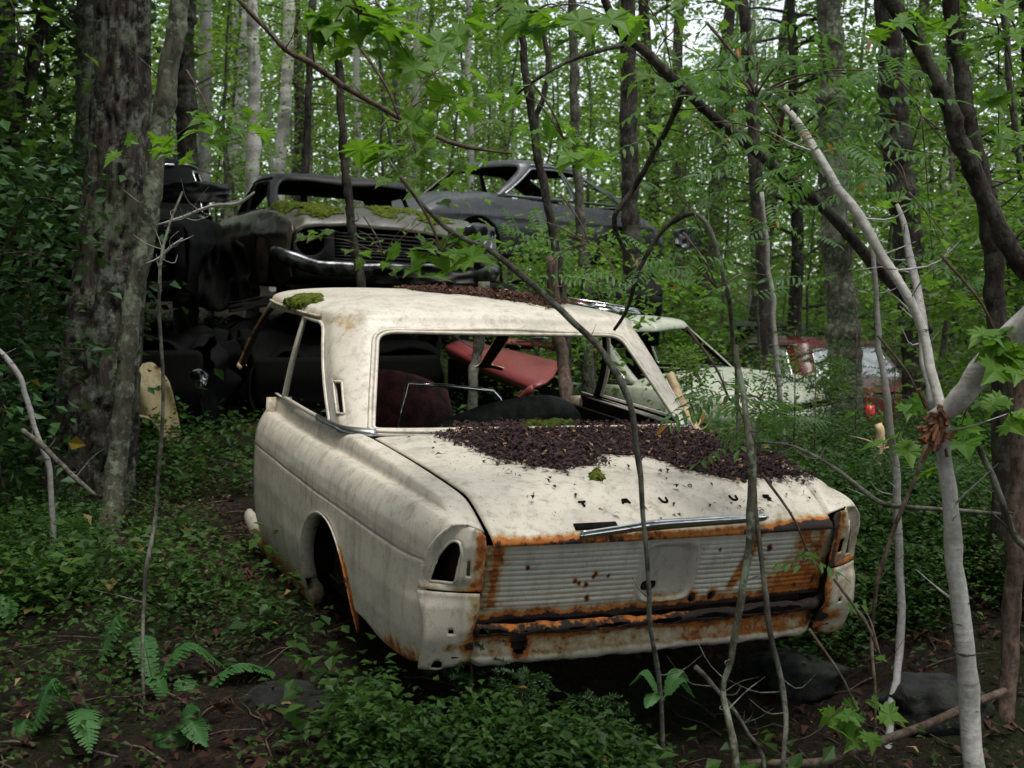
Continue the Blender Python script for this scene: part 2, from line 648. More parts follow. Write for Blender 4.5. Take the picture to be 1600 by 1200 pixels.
# ------------------------------------------------------------------ cabin shell used by every wreck
def cabin_fn(c):
    K = np.array([0, .45, .62, .78, 1.8, 2.75, 2.92, 3.12, 3.55])

    def ring(v):
        v = np.clip(v, 0, 1)
        lerp = lambda k: c[k][0] + (c[k][1] - c[k][0]) * v
        yr, yf, wr, wm, wf = lerp('yr'), lerp('yf'), lerp('wr'), lerp('wm'), lerp('wf')
        o = np.zeros_like(v)
        X = np.stack([o, wr * .68, wr - .085, wr, wm, wf, wf - .07, wf * .68, o], -1)
        Y = np.stack([yr, yr + .012, yr + .045, yr + .15, (yr + yf) / 2, yf - .14, yf - .03, yf + .02, yf + .05], -1)
        return X, Y

    def interp(Z, u):
        # catmull-rom over knots, rowwise
        i = np.clip(np.searchsorted(K, u, side='right') - 1, 0, len(K) - 2)
        t = (u - K[i]) / (K[i + 1] - K[i])
        r = np.arange(len(u))
        g = lambda j: Z[r, np.clip(j, 0, len(K) - 1)]
        kk = lambda j: K[np.clip(j, 0, len(K) - 1)]
        dt = K[i + 1] - K[i]
        m0 = (g(i + 1) - g(i - 1)) / np.maximum(kk(i + 1) - kk(i - 1), 1e-6) * dt
        m1 = (g(i + 2) - g(i)) / np.maximum(kk(i + 2) - kk(i), 1e-6) * dt
        h00, h10, h01, h11 = 2 * t**3 - 3 * t**2 + 1, t**3 - 2 * t**2 + t, -2 * t**3 + 3 * t**2, t**3 - t**2
        return h00 * g(i) + h10 * m0 + h01 * g(i + 1) + h11 * m1

    def fn(u, vm):
        u, v = np.asarray(u, float), np.asarray(vm, float) / c['vs']
        au = np.minimum(np.abs(u), 3.55)
        X, Y = ring(v)
        x, y = interp(X, au), interp(Y, au)
        z = c['zb'] + (c['zr'] - c['zb']) * np.clip(v, 0, 1)
        x = x + c.get('bulge', .02) * np.sin(np.pi * np.clip(v, 0, 1)) * sstep(.5, .8, au) * (1 - sstep(2.8, 3.0, au))
        s = np.clip(v - 1, 0, 1.0)
        th = s * np.pi / 2
        fr = 1 - np.cos(th)
        ya, yb = c['spine']
        yc = np.clip(y, ya, yb)
        x = x * (1 - fr)
        y = y + (yc - y) * fr
        z = z + c['crown'] * np.sin(th) ** .8
        return np.stack([np.sign(u + 1e-12) * x, y, z], 1)
    return fn


def cabin_mesh(c, holes, step=.04, windshield=(.05, .93), u_a=2.86):
    """holes: polygons in (u, v) with v in 0..1 over the window band; the windscreen is open at both ends of the strip"""
    vs = c['vs']
    U = 3.55
    top = 2.0 * vs
    a, b = windshield[0] * vs, windshield[1] * vs
    half = rounded([(u_a + .06, 0), (u_a + .03, a), (u_a, b), (U, b), (U, top)], [.005, .03, .09, .01, .01], 5)
    half = np.concatenate([[(u_a + .06, 0)], half[5:-5], [(U, b), (U, top)]]) if False else half
    right = [tuple(p) for p in half]
    left = [(-p[0], p[1]) for p in right[::-1]]
    out = right + left
    hs = [np.array([(p[0], p[1] * vs) for p in h]) for h in holes]
    return patch(np.array(out), hs, cabin_fn(c), step, flip=False), hs


def hole_tube(fn, h, r, ns=6, step=.03, off=0.0, ctr=None):
    P = resample(h, step)
    if off:
        c = P.mean(0)
        d = P - c
        P = c + d * (1 + off / np.linalg.norm(d, axis=1)[:, None])
    P3 = fn(P[:, 0], P[:, 1])
    P3 = np.concatenate([P3, P3[:2]])
    return tube(P3, r, ns, cap=False)


# ------------------------------------------------------------------ THE CREAM SALOON (car frame: x right, y to the bonnet, z up, metres)
CAR = Matrix(((0.918325, -0.392745, 0.049301, 0.44511), (0.394913, 0.91753, -0.046709, 3.85796), (-0.02689, 0.062363, 0.997691, 0.08392), (0, 0, 0, 1)))
_CR = np.array([[CAR[i][j] for j in range(3)] for i in range(3)])
_CT = np.array([CAR[i][3] for i in range(3)])


def car_w(P):
    return np.asarray(P, float) @ _CR.T + _CT


def to_car(P):
    return (np.asarray(P, float) - _CT) @ _CR


def car_ray(px, py, ax, val):
    o, d = to_car(CAM), (at(px, py, 4.0) - CAM) @ _CR
    t = (val - o[ax]) / d[ax]
    return o + d * t


saloon = thing("saloon_car", "rusty cream two-door saloon shell without glass, brown leaves on its boot lid", "car wreck", mat=CAR)
LIDP = catmull([(.955, .945), (.75, .939), (.5, .928), (.36, .919), (.25, .911), (.190, .904), (.150, .891), (.105, .869), (.055, .843), (.016, .820), (-.006, .801), (-.008, .788)], 80)
LIDS = np.concatenate([[0], np.cumsum(np.linalg.norm(np.diff(LIDP, axis=0), axis=1))])
LIDL = LIDS[-1]


def lid_yz(s):
    return np.interp(s, LIDS, LIDP[:, 0]), np.interp(s, LIDS, LIDP[:, 1])


def deck_z(y):
    return np.interp(y, LIDP[::-1, 0], LIDP[::-1, 1])


def lid_hw(s):
    f = s / LIDL
    return np.interp(f, [0, .55, .8, .93, 1], [.645, .612, .598, .590, .586])


def lid_fn(a, s):
    y, z = lid_yz(s)
    x = a * lid_hw(s)
    z = z + .014 * (1 - a ** 2) * sstep(0, .1, LIDL - s) - .004 * sstep(.97, 1, np.abs(a))
    y = y - .014 * (1 - a ** 2) * sstep(LIDL * .75, LIDL, s)
    return np.stack([x, y, z], 1)


def noise_rag(V, sc, seed=0):
    return fbm(V[:, 0] * sc + seed, V[:, 1] * sc + 5, V[:, 2] * sc) - .5


V, Fq = grid(lid_fn, np.linspace(-1, 1, 91), np.concatenate([np.linspace(0, LIDL * .6, 24), np.linspace(LIDL * .62, LIDL, 46)]), flip=True)
edge = sstep(.865, .795, V[:, 2])
band = np.where(np.abs(V[:, 0] + .02) < .36, .55, 1.0)
ru = sstep(.835, .797, V[:, 2]) * (.75 + .35 * sstep(.2, .5, V[:, 0])) + .25 * sstep(.86, .83, V[:, 2]) * sstep(.3, .5, V[:, 0])
for (rx, rz, rs, ra) in ((.47, .83, .018, .6), (.44, .85, .012, .4), (.40, .80, .06, .3), (-.5, .80, .07, .2)):
    ru = np.maximum(ru, ra * np.exp(-((V[:, 0] - rx) / rs) ** 2) * sstep(.90, .80, V[:, 2]))
ru += .22 * sstep(.985, 1, np.abs(V[:, 0]) / .6) * sstep(.9, .8, V[:, 2])
lid = mesh_obj("boot_lid", V, [Fq], M['cream'], saloon, True, {"rust": ru * .95}, solid=.006, inner=M['inner'])
tag(lid, "cream boot lid with rusted lower edge")

# --- trim bar, badge remnants
mb = Mesh()
bar = catmull([(-.322, -.018, .810), (-.2, -.022, .822), (-.075, -.026, .834), (.06, -.027, .837), (.2, -.024, .838), (.335, -.010, .837)], 40)
mb.add(*tube(bar, np.interp(np.linspace(0, 1, 40), [0, .02, .3, .36, .97, 1], [.006, .009, .012, .017, .013, .004]), 10, flat=(.6, 1.0)))
mb.add(*tube(bar[:16] + [0, -.006, .013], .004, 6))
mb.build("trim_bar", M['chrome'], saloon)
mb = Mesh()
y0, z0 = lid_yz(LIDL * .905)
c30, s30 = math.cos(R(-62)), math.sin(R(-62))
mb.add(*box((-.255, .013, .831), (.14, .006, .024), [[1, 0, 0], [0, c30, -s30], [0, s30, c30]]))
mb.build("trim_slot", M['black'], saloon)


S = {'T': [((-.5, 1), (.5, 1)), ((0, 1), (0, .1))],
     'A': [((-.5, .25), (-.25, 1)), ((-.25, 1), (.35, 1)), ((.35, 1), (.5, .25)), ((-.4, .55), (.45, .55))],
     'U': [((-.5, 1), (-.35, .25)), ((-.35, .25), (.1, .1)), ((.1, .1), (.45, .3)), ((.45, .3), (.5, 1))],
     'S': [((.5, .9), (-.3, 1)), ((-.3, 1), (-.4, .6)), ((-.4, .6), (.4, .5)), ((.4, .5), (.45, .15)), ((.45, .15), (-.1, .1))]}
for ch, x in (('T', -.262), ('A', -.118), ('U', .016), ('U', .272), ('S', .398)):
    mb = Mesh()
    for (a, b) in S[ch]:
        P = []
        for q in (a, b):
            s_ = np.interp(-.098, -LIDP[:, 0], LIDS) - (q[1] - .5) * .024
            p = lid_fn(np.array([(x + q[0] * .024) / .598]), np.array([s_]))[0]
            P.append(p + [0, -.002, .002])
        mb.add(*tube(np.array(P), .0036, 5))
    mb.build("badge_letter", M['black'], saloon)

# --- quarter panels
def smi(x, xs, ys):
    xs, ys = np.asarray(xs, float), np.asarray(ys, float)
    d = np.diff(ys) / np.diff(xs)
    m = np.concatenate([[d[0]], np.where(d[:-1] * d[1:] > 0, 2 * d[:-1] * d[1:] / (d[:-1] + d[1:] + 1e-15), 0), [d[-1]]])
    x = np.clip(np.asarray(x, float), xs[0], xs[-1])
    i = np.clip(np.searchsorted(xs, x, side='right') - 1, 0, len(xs) - 2)
    h = xs[i + 1] - xs[i]
    t = (x - xs[i]) / h
    return (2 * t**3 - 3 * t**2 + 1) * ys[i] + (t**3 - 2 * t**2 + t) * h * m[i] + (-2 * t**3 + 3 * t**2) * ys[i + 1] + (t**3 - t**2) * h * m[i + 1]


XM = lambda y: smi(y, [.02, .06, .12, .25, .6, 1.2, 2.2], [.742, .756, .772, .788, .803, .818, .822])
XS = lambda y: smi(y, [.0, .1, .35, .95, 1.3, 2.2], [.592, .602, .618, .652, .692, .722])
ZS = lambda y: np.where(y < .95, np.interp(y, LIDP[::-1, 0], LIDP[::-1, 1]), .945) * 1.0
ZL = lambda y: smi(y, [.02, .08, .2, .4, 2.2], [.846, .862, .872, .876, .868])
ARCH_C, ARCH_RY, ARCH_RZ = (.985, .335), .335, .340


def zbot(y):
    b = smi(y, [.02, .12, .35, .62, 1.33, 2.2], [.43, .405, .405, .425, .30, .265])
    q = np.clip(1 - ((y - ARCH_C[0]) / ARCH_RY) ** 2, 0, None)
    a = ARCH_C[1] + ARCH_RZ * q ** .5
    return np.where(np.abs(y - ARCH_C[0]) < ARCH_RY, np.maximum(a, b), b)


def rim_y(z):
    return smi(z, [.38, .43, .52, .60, .63, .66, .72, .79, .84, .87, .95], [.135, .11, .075, .085, .105, .105, .092, .062, .036, .026, .024])


def quarter_section(y):
    """arrays (n_rows, n) of X and Z from the lid gap over the shoulder and down the side"""
    xm, x0, z0, zl = XM(y), XS(y), ZS(y), ZL(y)
    dz = z0 - zl
    kq = sstep(-.004, .03, dz)
    xl, xsh = xm - .088, xm - .046
    X = [x0 - .002, x0 + .012, x0 * .45 + xl * .55, xl - .012, xl - .002, xl + .004, xsh - .012, xsh, xsh + .012, xm - .018, xm - .006, xm - .001, xm - .0005, xm - .0045, xm, xm + .002, xm - .004, xm - .016, xm - .040, xm - .066]
    Z = [z0 - .012, z0 - .001, z0 - dz * (.07 * kq + .42 * (1 - kq)), z0 - dz * (.17 * kq + .82 * (1 - kq)), z0 - dz * (.5 * kq + .92 * (1 - kq)), zl + .001, zl + .001, zl - .003, zl - .014, zl - .038, zl - .075, zl - .112, .737, .731, .725, .60, .50, .42, .33, .24]
    return np.stack(np.broadcast_arrays(*X)), np.stack(np.broadcast_arrays(*Z))


def quarter_fn(sgn):
    def fn(cc, ss):
        # cc 0..1 back to front, ss 0..1 down the section
        ycol = .03 + (2.10 - .03) * cc
        X, Z = quarter_section(ycol)
        zb = zbot(ycol)
        n = len(X)
        # z from ss: rows spread along the section, squeezed to end at zbot
        ztop = Z[0]
        knots = np.linspace(0, 1, n)
        t = ss * (n - 1)
        i = np.minimum(t.astype(int), n - 2)
        f = t - i
        r = np.arange(len(cc))
        im, ip = np.maximum(i - 1, 0), np.minimum(i + 2, n - 1)
        cr4 = lambda A: .5 * (2 * A[i, r] + (A[i + 1, r] - A[im, r]) * f + (2 * A[im, r] - 5 * A[i, r] + 4 * A[i + 1, r] - A[ip, r]) * f ** 2 + (3 * A[i, r] - A[im, r] - 3 * A[i + 1, r] + A[ip, r]) * f ** 3)
        soft = (i < 10) & (i > 0)
        x = np.where(soft, cr4(X), X[i, r] * (1 - f) + X[i + 1, r] * f)
        z = np.where(soft, cr4(Z), Z[i, r] * (1 - f) + Z[i + 1, r] * f)
        # squeeze the part under the groove so that it ends at zbot
        zg = .725
        low = z < zg
        z2 = np.where(low, zg + (z - zg) * (zg - zb) / (zg - .24), z)
        # arch above the groove is never reached; x follows real height
        Xi = np.array([np.interp(-zz, -Z[13:, k], X[13:, k]) if lo else xx for zz, lo, xx, k in zip(z2, low, x, r)])
        y = ycol + (rim_y(z2) - .03) * (1 - sstep(0, .16, cc))
        Xi = Xi + (fbm(y * 2.6 + sgn, z2 * 3.4) - .5) * .016 * sstep(.86, .78, z2) * sstep(.02, .2, cc)
        return np.stack([sgn * Xi, y, z2], 1)
    return fn


cy = [0, .004, .012, .025, .045]
cc = np.unique(np.concatenate([cy, np.linspace(.06, .27, 16), (ARCH_C[0] - ARCH_RY * np.cos(np.linspace(0, np.pi, 50)) - .03) / 2.07, np.linspace(.62, 1, 24)]))
ss = np.concatenate([np.linspace(0, 13 / 19, 66), np.linspace(13 / 19, 1, 42)[1:]])


def rust_side(V, sgn):
    y, z = V[:, 1], V[:, 2]
    low = sstep(.50, .405, z) * sstep(.55, .25, y) * .62
    d = np.sqrt(((y - ARCH_C[0]) / ARCH_RY) ** 2 + ((z - ARCH_C[1]) / ARCH_RZ) ** 2)
    ar = sstep(1.10, 1.0, d) * sstep(.74, .50, z) * .62 * (y < ARCH_C[0])
    jm = sstep(.42, .28, z) * sstep(1.3, 1.5, y) * .5
    bl = .32 * np.exp(-((y - 1.55) / .16) ** 2 - ((z - .70) / .04) ** 2) + .25 * np.exp(-((y - 1.0) / .3) ** 2 - ((z - .74) / .05) ** 2)
    return np.maximum.reduce([low, ar, jm, bl * .8])


for sgn in (-1, 1):
    V, Fq = grid(quarter_fn(sgn), cc, ss, flip=(sgn > 0))
    q = mesh_obj("quarter_panel", V, [Fq], M['cream'], saloon, True, {"rust": rust_side(V, sgn)}, solid=.006, inner=M['inner'])
    # folded lip round the wheel arch
    th = np.linspace(.06, np.pi - .04, 60)
    ya, za = ARCH_C[0] + ARCH_RY * np.cos(th), ARCH_C[1] + ARCH_RZ * np.sin(th)
    ok = za > zbot(ya) - .03
    xa = np.array([np.interp(-z_, -quarter_section(np.array([y_]))[1][13:, 0], quarter_section(np.array([y_]))[0][13:, 0]) for y_, z_ in zip(ya, za)])
    rows = []
    for (dx, k) in ((.006, 1.004), (.004, .985), (-.012, .972), (-.045, .968)):
        rows.append(np.stack([sgn * (xa + dx), ARCH_C[0] + (ya - ARCH_C[0]) * k, ARCH_C[1] + (za - ARCH_C[1]) * k], 1))
    V = np.concatenate(rows)
    n = len(th)
    Fl = [(i * n + j, i * n + j + 1, (i + 1) * n + j + 1, (i + 1) * n + j) for i in range(3) for j in range(n - 1)]
    ru = np.tile(.16 + .5 * sstep(.66, .52, za) * (ya < ARCH_C[0]), 4)
    mesh_obj("wheel_arch_lip", V, Fl, M['cream'], saloon, True, {"rust": ru}, solid=.004)
    # inner wheel house
    Vw, Fw = grid(lambda a, b: np.stack([sgn * (.78 - .2 * b), ARCH_C[0] + .36 * np.cos(a), ARCH_C[1] - .02 + .36 * np.sin(a)], 1), np.linspace(.12, np.pi - .12, 24), np.linspace(0, 1, 4))
    Vb = [(sgn * .58, ARCH_C[0] + .37 * math.cos(a), max(.36, ARCH_C[1] - .02 + .37 * math.sin(a))) for a in np.linspace(0, 2 * np.pi, 24, endpoint=False)]
    Vm, Fm = merge([(Vw, Fw), (Vb, [tuple(range(24))])])
    mesh_obj("dark_arch_backing", Vm, Fm, M['black'], saloon)
    # jamb of the missing door
    zz = np.linspace(.27, .93, 14)
    xj = np.array([np.interp(-z_, -quarter_section(np.array([2.1]))[1][7:, 0], quarter_section(np.array([2.1]))[0][7:, 0]) for z_ in zz])
    Vj = np.concatenate([np.stack([sgn * (xj - k), np.full(14, 2.1 + .004 * (k > 0)), zz], 1) for k in (0, .03, .11)])
    Fj = [(i * 14 + j, i * 14 + j + 1, (i + 1) * 14 + j + 1, (i + 1) * 14 + j) for i in range(2) for j in range(13)]
    mesh_obj("door_post", Vj, Fj, M['cream'], saloon, True, {"rust": .25 + .5 * sstep(.5, .3, np.tile(zz, 3))}, solid=.004)
    # rocker sill, broken off ahead of the post
    P = catmull([(sgn * .73, 1.36, .275), (sgn * .735, 1.8, .275), (sgn * .75, 2.2, .29), (sgn * .765, 2.44, .335)], 26)
    V, Fs = tube(P, np.interp(np.linspace(0, 1, 26), [0, .85, 1], [.052, .050, .04]), 10, flat=(.6, 1))
    mesh_obj("sill", V, Fs, M['cream'], saloon, True, {"rust": .55 - .55 * sstep(2.15, 2.32, V[:, 1]) + .1 * np.sin(V[:, 1] * 40)})

# --- tail corners: lamp housing and the piece under it
def tail_corner(sgn):
    def outer(z):
        y = rim_y(z)
        X, Z = quarter_section(y)
        # x on the section at height z
        x = np.array([np.interp(-zz, -Z[7:, k], X[7:, k]) for k, zz in enumerate(z)])
        return x, y

    def inner(z):
        return np.full(len(z), .604), np.interp(z, [.38, .42, .53, .62, .79, .83], [.13, .09, .040, .024, .004, .018])

    def fn(a, z):
        t = np.clip(a / .16, 0, 1)
        xo, yo = outer(z)
        xi, yi = inner(z)
        x, y = xo + (xi - xo) * t, yo + (yi - yo) * t
        y = y - .008 * np.sin(np.pi * t) * (z < .655) - .020 * np.exp(-((t - .62) / .13) ** 2) * sstep(.66, .69, z) + .012 * np.exp(-((t - .3) / .2) ** 2) * sstep(.655, .68, z)
        return np.stack([sgn * x, y, z], 1)
    lamp = rounded([(.030, .672), (.088, .672), (.090, .770), (.078, .800), (.056, .798), (.040, .76)], [.006, .008, .01, .012, .012, .02], 5)
    slot = rounded([(.112, .70), (.126, .695), (.121, .742), (.108, .748)], .004, 3)
    out = np.array([(0, .652), (.16, .652), (.16, .816), (.145, .830), (.10, .843), (.03, .850), (0, .838)])
    V, T = patch(out, [lamp, slot], fn, .009, flip=(sgn > 0))
    ru = sstep(.60, .613, np.abs(V[:, 0])) * 0 + sstep(.655, .62, np.abs(V[:, 0])) * .55 + (.32 * sstep(.68, .655, V[:, 2]))
    if sgn > 0: ru += .30
    h = mesh_obj("tail_lamp_housing", V, [T], M['cream'], saloon, True, {"rust": ru}, solid=.005, inner=M['inner'])
    V, Fs = hole_tube(fn, lamp, .0045, 6, .01)
    mesh_obj("lamp_rim", V, Fs, M['cream'], h, True, {"rust": np.full(len(V), .15)})
    hole = rounded([(.070, .475), (.088, .472), (.086, .487), (.072, .489)], .004, 3) + np.array([0, .05])
    hole2 = rounded([(.035, .405), (.075, .40), (.07, .43), (.045, .435)], .01, 3)
    out = np.array([(0, .645), (.155, .645), (.158, .58), (.145, .53), (.16, .47), (.155, .425), (.11, .405), (.06, .398), (.0, .402)])
    V, T = patch(out, [hole] + ([hole2] if sgn < 0 else []), fn, .009, flip=(sgn > 0))
    ru = .50 * np.exp(-((V[:, 2] - .475) / .02) ** 2) * sstep(.74, .68, np.abs(V[:, 0])) + .25 * sstep(.44, .41, V[:, 2]) + .45 * sstep(.66, .62, np.abs(V[:, 0]))
    if sgn > 0: ru += .22
    mesh_obj("rear_corner", V, [T], M['cream'], saloon, True, {"rust": ru}, solid=.005, inner=M['inner'])


tail_corner(-1)
tail_corner(1)

# --- ribbed rear panel with filler recess
def panel_y(x, z):
    return .012 + .060 * sstep(.80, .52, z) * .9 + .018 * (np.abs(x) / .6) ** 2.5


RZ = np.linspace(.800, .520, 190)
RX = np.concatenate([np.linspace(-.618, .618, 250)])


def rear_fn(x, z):
    y = panel_y(x, z)
    rx, rz = (x - .012), (z - .672)
    q = np.maximum(np.abs(rx) / .083, np.abs(rz) / .088)
    q = (np.abs(rx / .085) ** 5 + np.abs(rz / .088) ** 5) ** .2
    rib = sstep(.59, .57, np.abs(x)) * sstep(.765, .755, z) * sstep(.575, .588, z) * sstep(1.22, 1.30, q)
    y = y - rib * .0042 * (np.abs(np.sin(np.pi * (z - .52) / .0165)) ** .7)
    y = y + .034 * sstep(1.0, .82, q)
    y = y - .010 * np.exp(-((q - 1.1) / .07) ** 2)
    # dent at lower left, ripples
    y = y + (fbm(x * 5, z * 5 + 3) - .5) * .012
    return np.stack([x, y, z], 1)


V, Fq = grid(rear_fn, RX, RZ, flip=True)
x, z = V[:, 0], V[:, 2]
rag = noise_rag(V, 14)
rag2 = noise_rag(V, 40, 11)
hl = np.interp(x, [-.62, -.5, -.3, 0, .3, .62], [.535, .550, .545, .545, .552, .560])
ru = .55 * sstep(hl + .050, hl + .005, z) + .5 * sstep(hl + .016, hl - .010, z) + .22 * sstep(hl + .085, hl + .03, z)
ru = np.maximum(ru, .62 * np.exp(-((x + .555) / .026) ** 2) * sstep(.56, .6, z))
ru = np.maximum(ru, .46 * sstep(-.47, -.58, x))
ru = np.maximum(ru, .34 * sstep(.63, .57, z) * sstep(.5, -.2, x))
ru = np.maximum(ru, .72 * sstep(.25, .42, x) * sstep(.77, .60, z) * (.7 + .4 * sstep(.3, .6, x)))
ru = np.maximum(ru, .70 * np.exp(-((x - (.33 + (z - .8) * .38)) / .026) ** 2) * sstep(.55, .62, z))
ru = np.maximum(ru, .62 * np.exp(-((x - .50) / .05) ** 2) * sstep(.62, .76, z))
ru = np.maximum(ru, .50 * np.exp(-((x - .57) / .045) ** 2))
ru = np.maximum(ru, .75 * sstep(.775, .797, z) * (.5 + .5 * sstep(.05, .2, np.abs(x + .1))))
q = (np.abs((x - .012) / .085) ** 5 + np.abs((z - .672) / .088) ** 5) ** .2
ru = np.maximum(ru, .45 * np.exp(-((q - .95) / .08) ** 2) * sstep(.63, .58, z))
for (hx, hz, hs) in ((-.46, .71, .007), (-.30, .66, .009), (-.285, .652, .008), (-.262, .645, .009), (-.235, .68, .007), (-.24, .672, .006), (-.19, .67, .006), (.185, .735, .006), (.37, .73, .010), (.355, .69, .008), (.12, .575, .022), (.19, .58, .020), (.075, .55, .02), (-.25, .60, .010)):
    ru = np.maximum(ru, 1.15 * np.exp(-(((x - hx) / hs) ** 2 + ((z - hz) / (hs * 1.3)) ** 2)))
# rust-through: cells that are gone
thr = np.zeros(len(V))
thr = np.maximum(thr, sstep(hl + .012, hl - .012, z) * 1.15)
thr = np.maximum(thr, 1.25 * np.exp(-((x + .604) / .019) ** 2) * sstep(.52, .56, z))
thr = np.maximum(thr, 1.1 * sstep(.75, .790, z) * sstep(-.45, -.56, x))
thr = np.maximum(thr, .95 * sstep(.765, .795, z) * sstep(.42, .52, x))
thr = np.maximum(thr, 1.25 * np.exp(-(((x + .47) / .05) ** 2 + ((z - .535) / .028) ** 2)))
thr = np.maximum(thr, 1.4 * np.exp(-(((x + .035 - .012) / .036) ** 2 + ((z - .618) / .022) ** 2) ** 2))
thr = np.maximum(thr, 1.2 * np.exp(-(((x - .185) / .013) ** 2 + ((z - .575) / .018) ** 2)))
thr = np.maximum(thr, 1.2 * np.exp(-(((x - .115) / .012) ** 2 + ((z - .57) / .016) ** 2)))
gone = (thr + rag * .9 + rag2 * .5) > .80
keep = ~(gone[Fq].sum(1) >= 3)
pn = mesh_obj("rear_panel", V, [Fq[keep]], M['panel_grey'], saloon, True, {"rust": ru}, solid=.004, inner=M['inner'])
tag(pn, "ribbed pale rear panel streaked with orange rust")

# --- valance under it
VP = catmull([(.030, .545), (.016, .530), (.022, .512), (.052, .500), (.072, .480), (.075, .450), (.060, .432), (.066, .415), (.095, .400), (.135, .396)], 50)
VS = np.linspace(0, 1, 50)


def val_fn(x, s):
    y, z = np.interp(s, VS, VP[:, 0]), np.interp(s, VS, VP[:, 1])
    e = sstep(.56, .66, np.abs(x))
    return np.stack([x, y + .05 * e * 1 + .02 * (np.abs(x) / .6) ** 3, z + .05 * e * sstep(.35, 1, s) + .010 * fbm(x * 3, s) - .005 + .014 * (fbm(x * 22, s * 6) - .5)], 1)


V, Fq = grid(val_fn, np.linspace(-.655, .655, 200), np.linspace(0, 1, 70), flip=True)
S_ = np.tile(np.linspace(0, 1, 70), 200)
x, z = V[:, 0], V[:, 2]
rag, rag2 = noise_rag(V, 11, 4), noise_rag(V, 36, 9)
ru = np.interp(S_, [0, .2, .32, .5, .62, .72, .85, 1], [.75, .95, .78, .36, .46, .20, .16, .48]) + .12 * sstep(-.1, .3, x) * (S_ < .65)
thr = 1.0 * np.exp(-((S_ - .16) / .13) ** 2) * (.75 + .35 * fbm(x * 6, 3))
thr = np.maximum(thr, 1.25 * np.exp(-(((x + .455) / .045) ** 2 + ((S_ - .45) / .28) ** 2)))
thr = np.maximum(thr, sstep(.93, 1.0, S_) * .9)
ru = np.maximum(ru, thr * .9)
gone = (thr + rag * .9 + rag2 * .6) > .86
keep = ~(gone[Fq].sum(1) >= 3)
vl = mesh_obj("rear_valance", V, [Fq[keep]], M['cream'], saloon, True, {"rust": ru}, solid=.004, inner=M['inner'])
tag(vl, "rusted-through lower rear valance")

# --- dark floor, boot walls, scuttle, bulkhead
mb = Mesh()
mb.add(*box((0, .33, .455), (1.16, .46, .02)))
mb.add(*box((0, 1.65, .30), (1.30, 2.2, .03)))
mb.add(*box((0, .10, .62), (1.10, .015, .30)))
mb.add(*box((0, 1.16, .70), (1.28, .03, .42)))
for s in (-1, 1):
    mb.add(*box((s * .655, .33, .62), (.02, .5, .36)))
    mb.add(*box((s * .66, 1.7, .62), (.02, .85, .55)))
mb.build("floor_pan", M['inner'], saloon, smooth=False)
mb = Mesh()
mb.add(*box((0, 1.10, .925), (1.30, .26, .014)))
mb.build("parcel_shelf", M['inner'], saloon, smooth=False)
# front bench, its backrest slumped
mb = Mesh()
P = catmull([(-.30, 1.78, .76), (-.05, 1.86, .80), (.20, 1.92, .86), (.45, 1.95, .885), (.58, 1.97, .84), (.61, 1.98, .74)], 40)
mb.add(*tube(P, np.interp(np.linspace(0, 1, 40), [0, .2, .9, 1], [.04, .065, .075, .05]), 12, flat=(.8, 1)))
V, Fq = grid(lambda a, b: np.stack([-.3 + .9 * a, 1.79 + .17 * a - .05 * np.sin(b * 3) - .06 * b, (.76 + .1 * a) - .42 * b], 1), np.linspace(0, 1, 20), np.linspace(0, 1, 10))
mb.add(V, Fq.tolist())
V, Fq = grid(lambda a, b: np.stack([-.55 + 1.15 * a, 1.75 + .5 * b, .46 + .05 * np.sin(b * 3.1) + .02 * np.sin(a * 9)], 1), np.linspace(0, 1, 20), np.linspace(0, 1, 10))
mb.add(V, Fq.tolist())
mb.build("front_seat", M['seat'], saloon)

V, Fq = grid(lambda a, b: np.stack([-.26 + .60 * a, 2.78 + .10 * b - .07 * np.sin(np.pi * a) - .05 * np.sin(np.pi * b), .60 + (.38 - .13 * a ** 3 - .10 * (1 - a) ** 8) * b], 1), np.linspace(0, 1, 24), np.linspace(0, 1, 16))
rs = mesh_obj("seat_back", V, [Fq], mat_simple("torn_red_vinyl", (.085, .017, .016), .85, var=.75, scale=16, bump=.6), saloon, solid=.08)
tag(rs, "dull red seat back seen through the rear window")

# --- roof with pillars
CC = dict(yr=(.975, 1.40), yf=(3.28, 2.78), wr=(.722, .655), wm=(.735, .682), wf=(.70, .640), zb=.938, zr=1.318, vs=.38, crown=.078, spine=(2.0, 2.25), bulge=.014)
cf = cabin_fn(CC)
rw = rounded([(-.612, .055), (.612, .055), (.535, .90), (-.535, .90)], [.03, .03, .10, .10], 8)
holes = [rw]
for s in (-1, 1):
    qw = rounded([(s * .895, .04), (s * 1.60, .04), (s * 1.335, .94), (s * .90, .93)], [.03, .02, .05, .09], 5)
    dr = rounded([(s * 1.665, -.0), (s * 2.80, .06), (s * 2.74, .90), (s * 1.405, .945)], [.0, .03, .08, .05], 5)
    holes += [qw, dr]
    holes += [rounded([(s * .728, .16), (s * .786, .15), (s * .776, .42), (s * .720, .43)], .008, 3)]
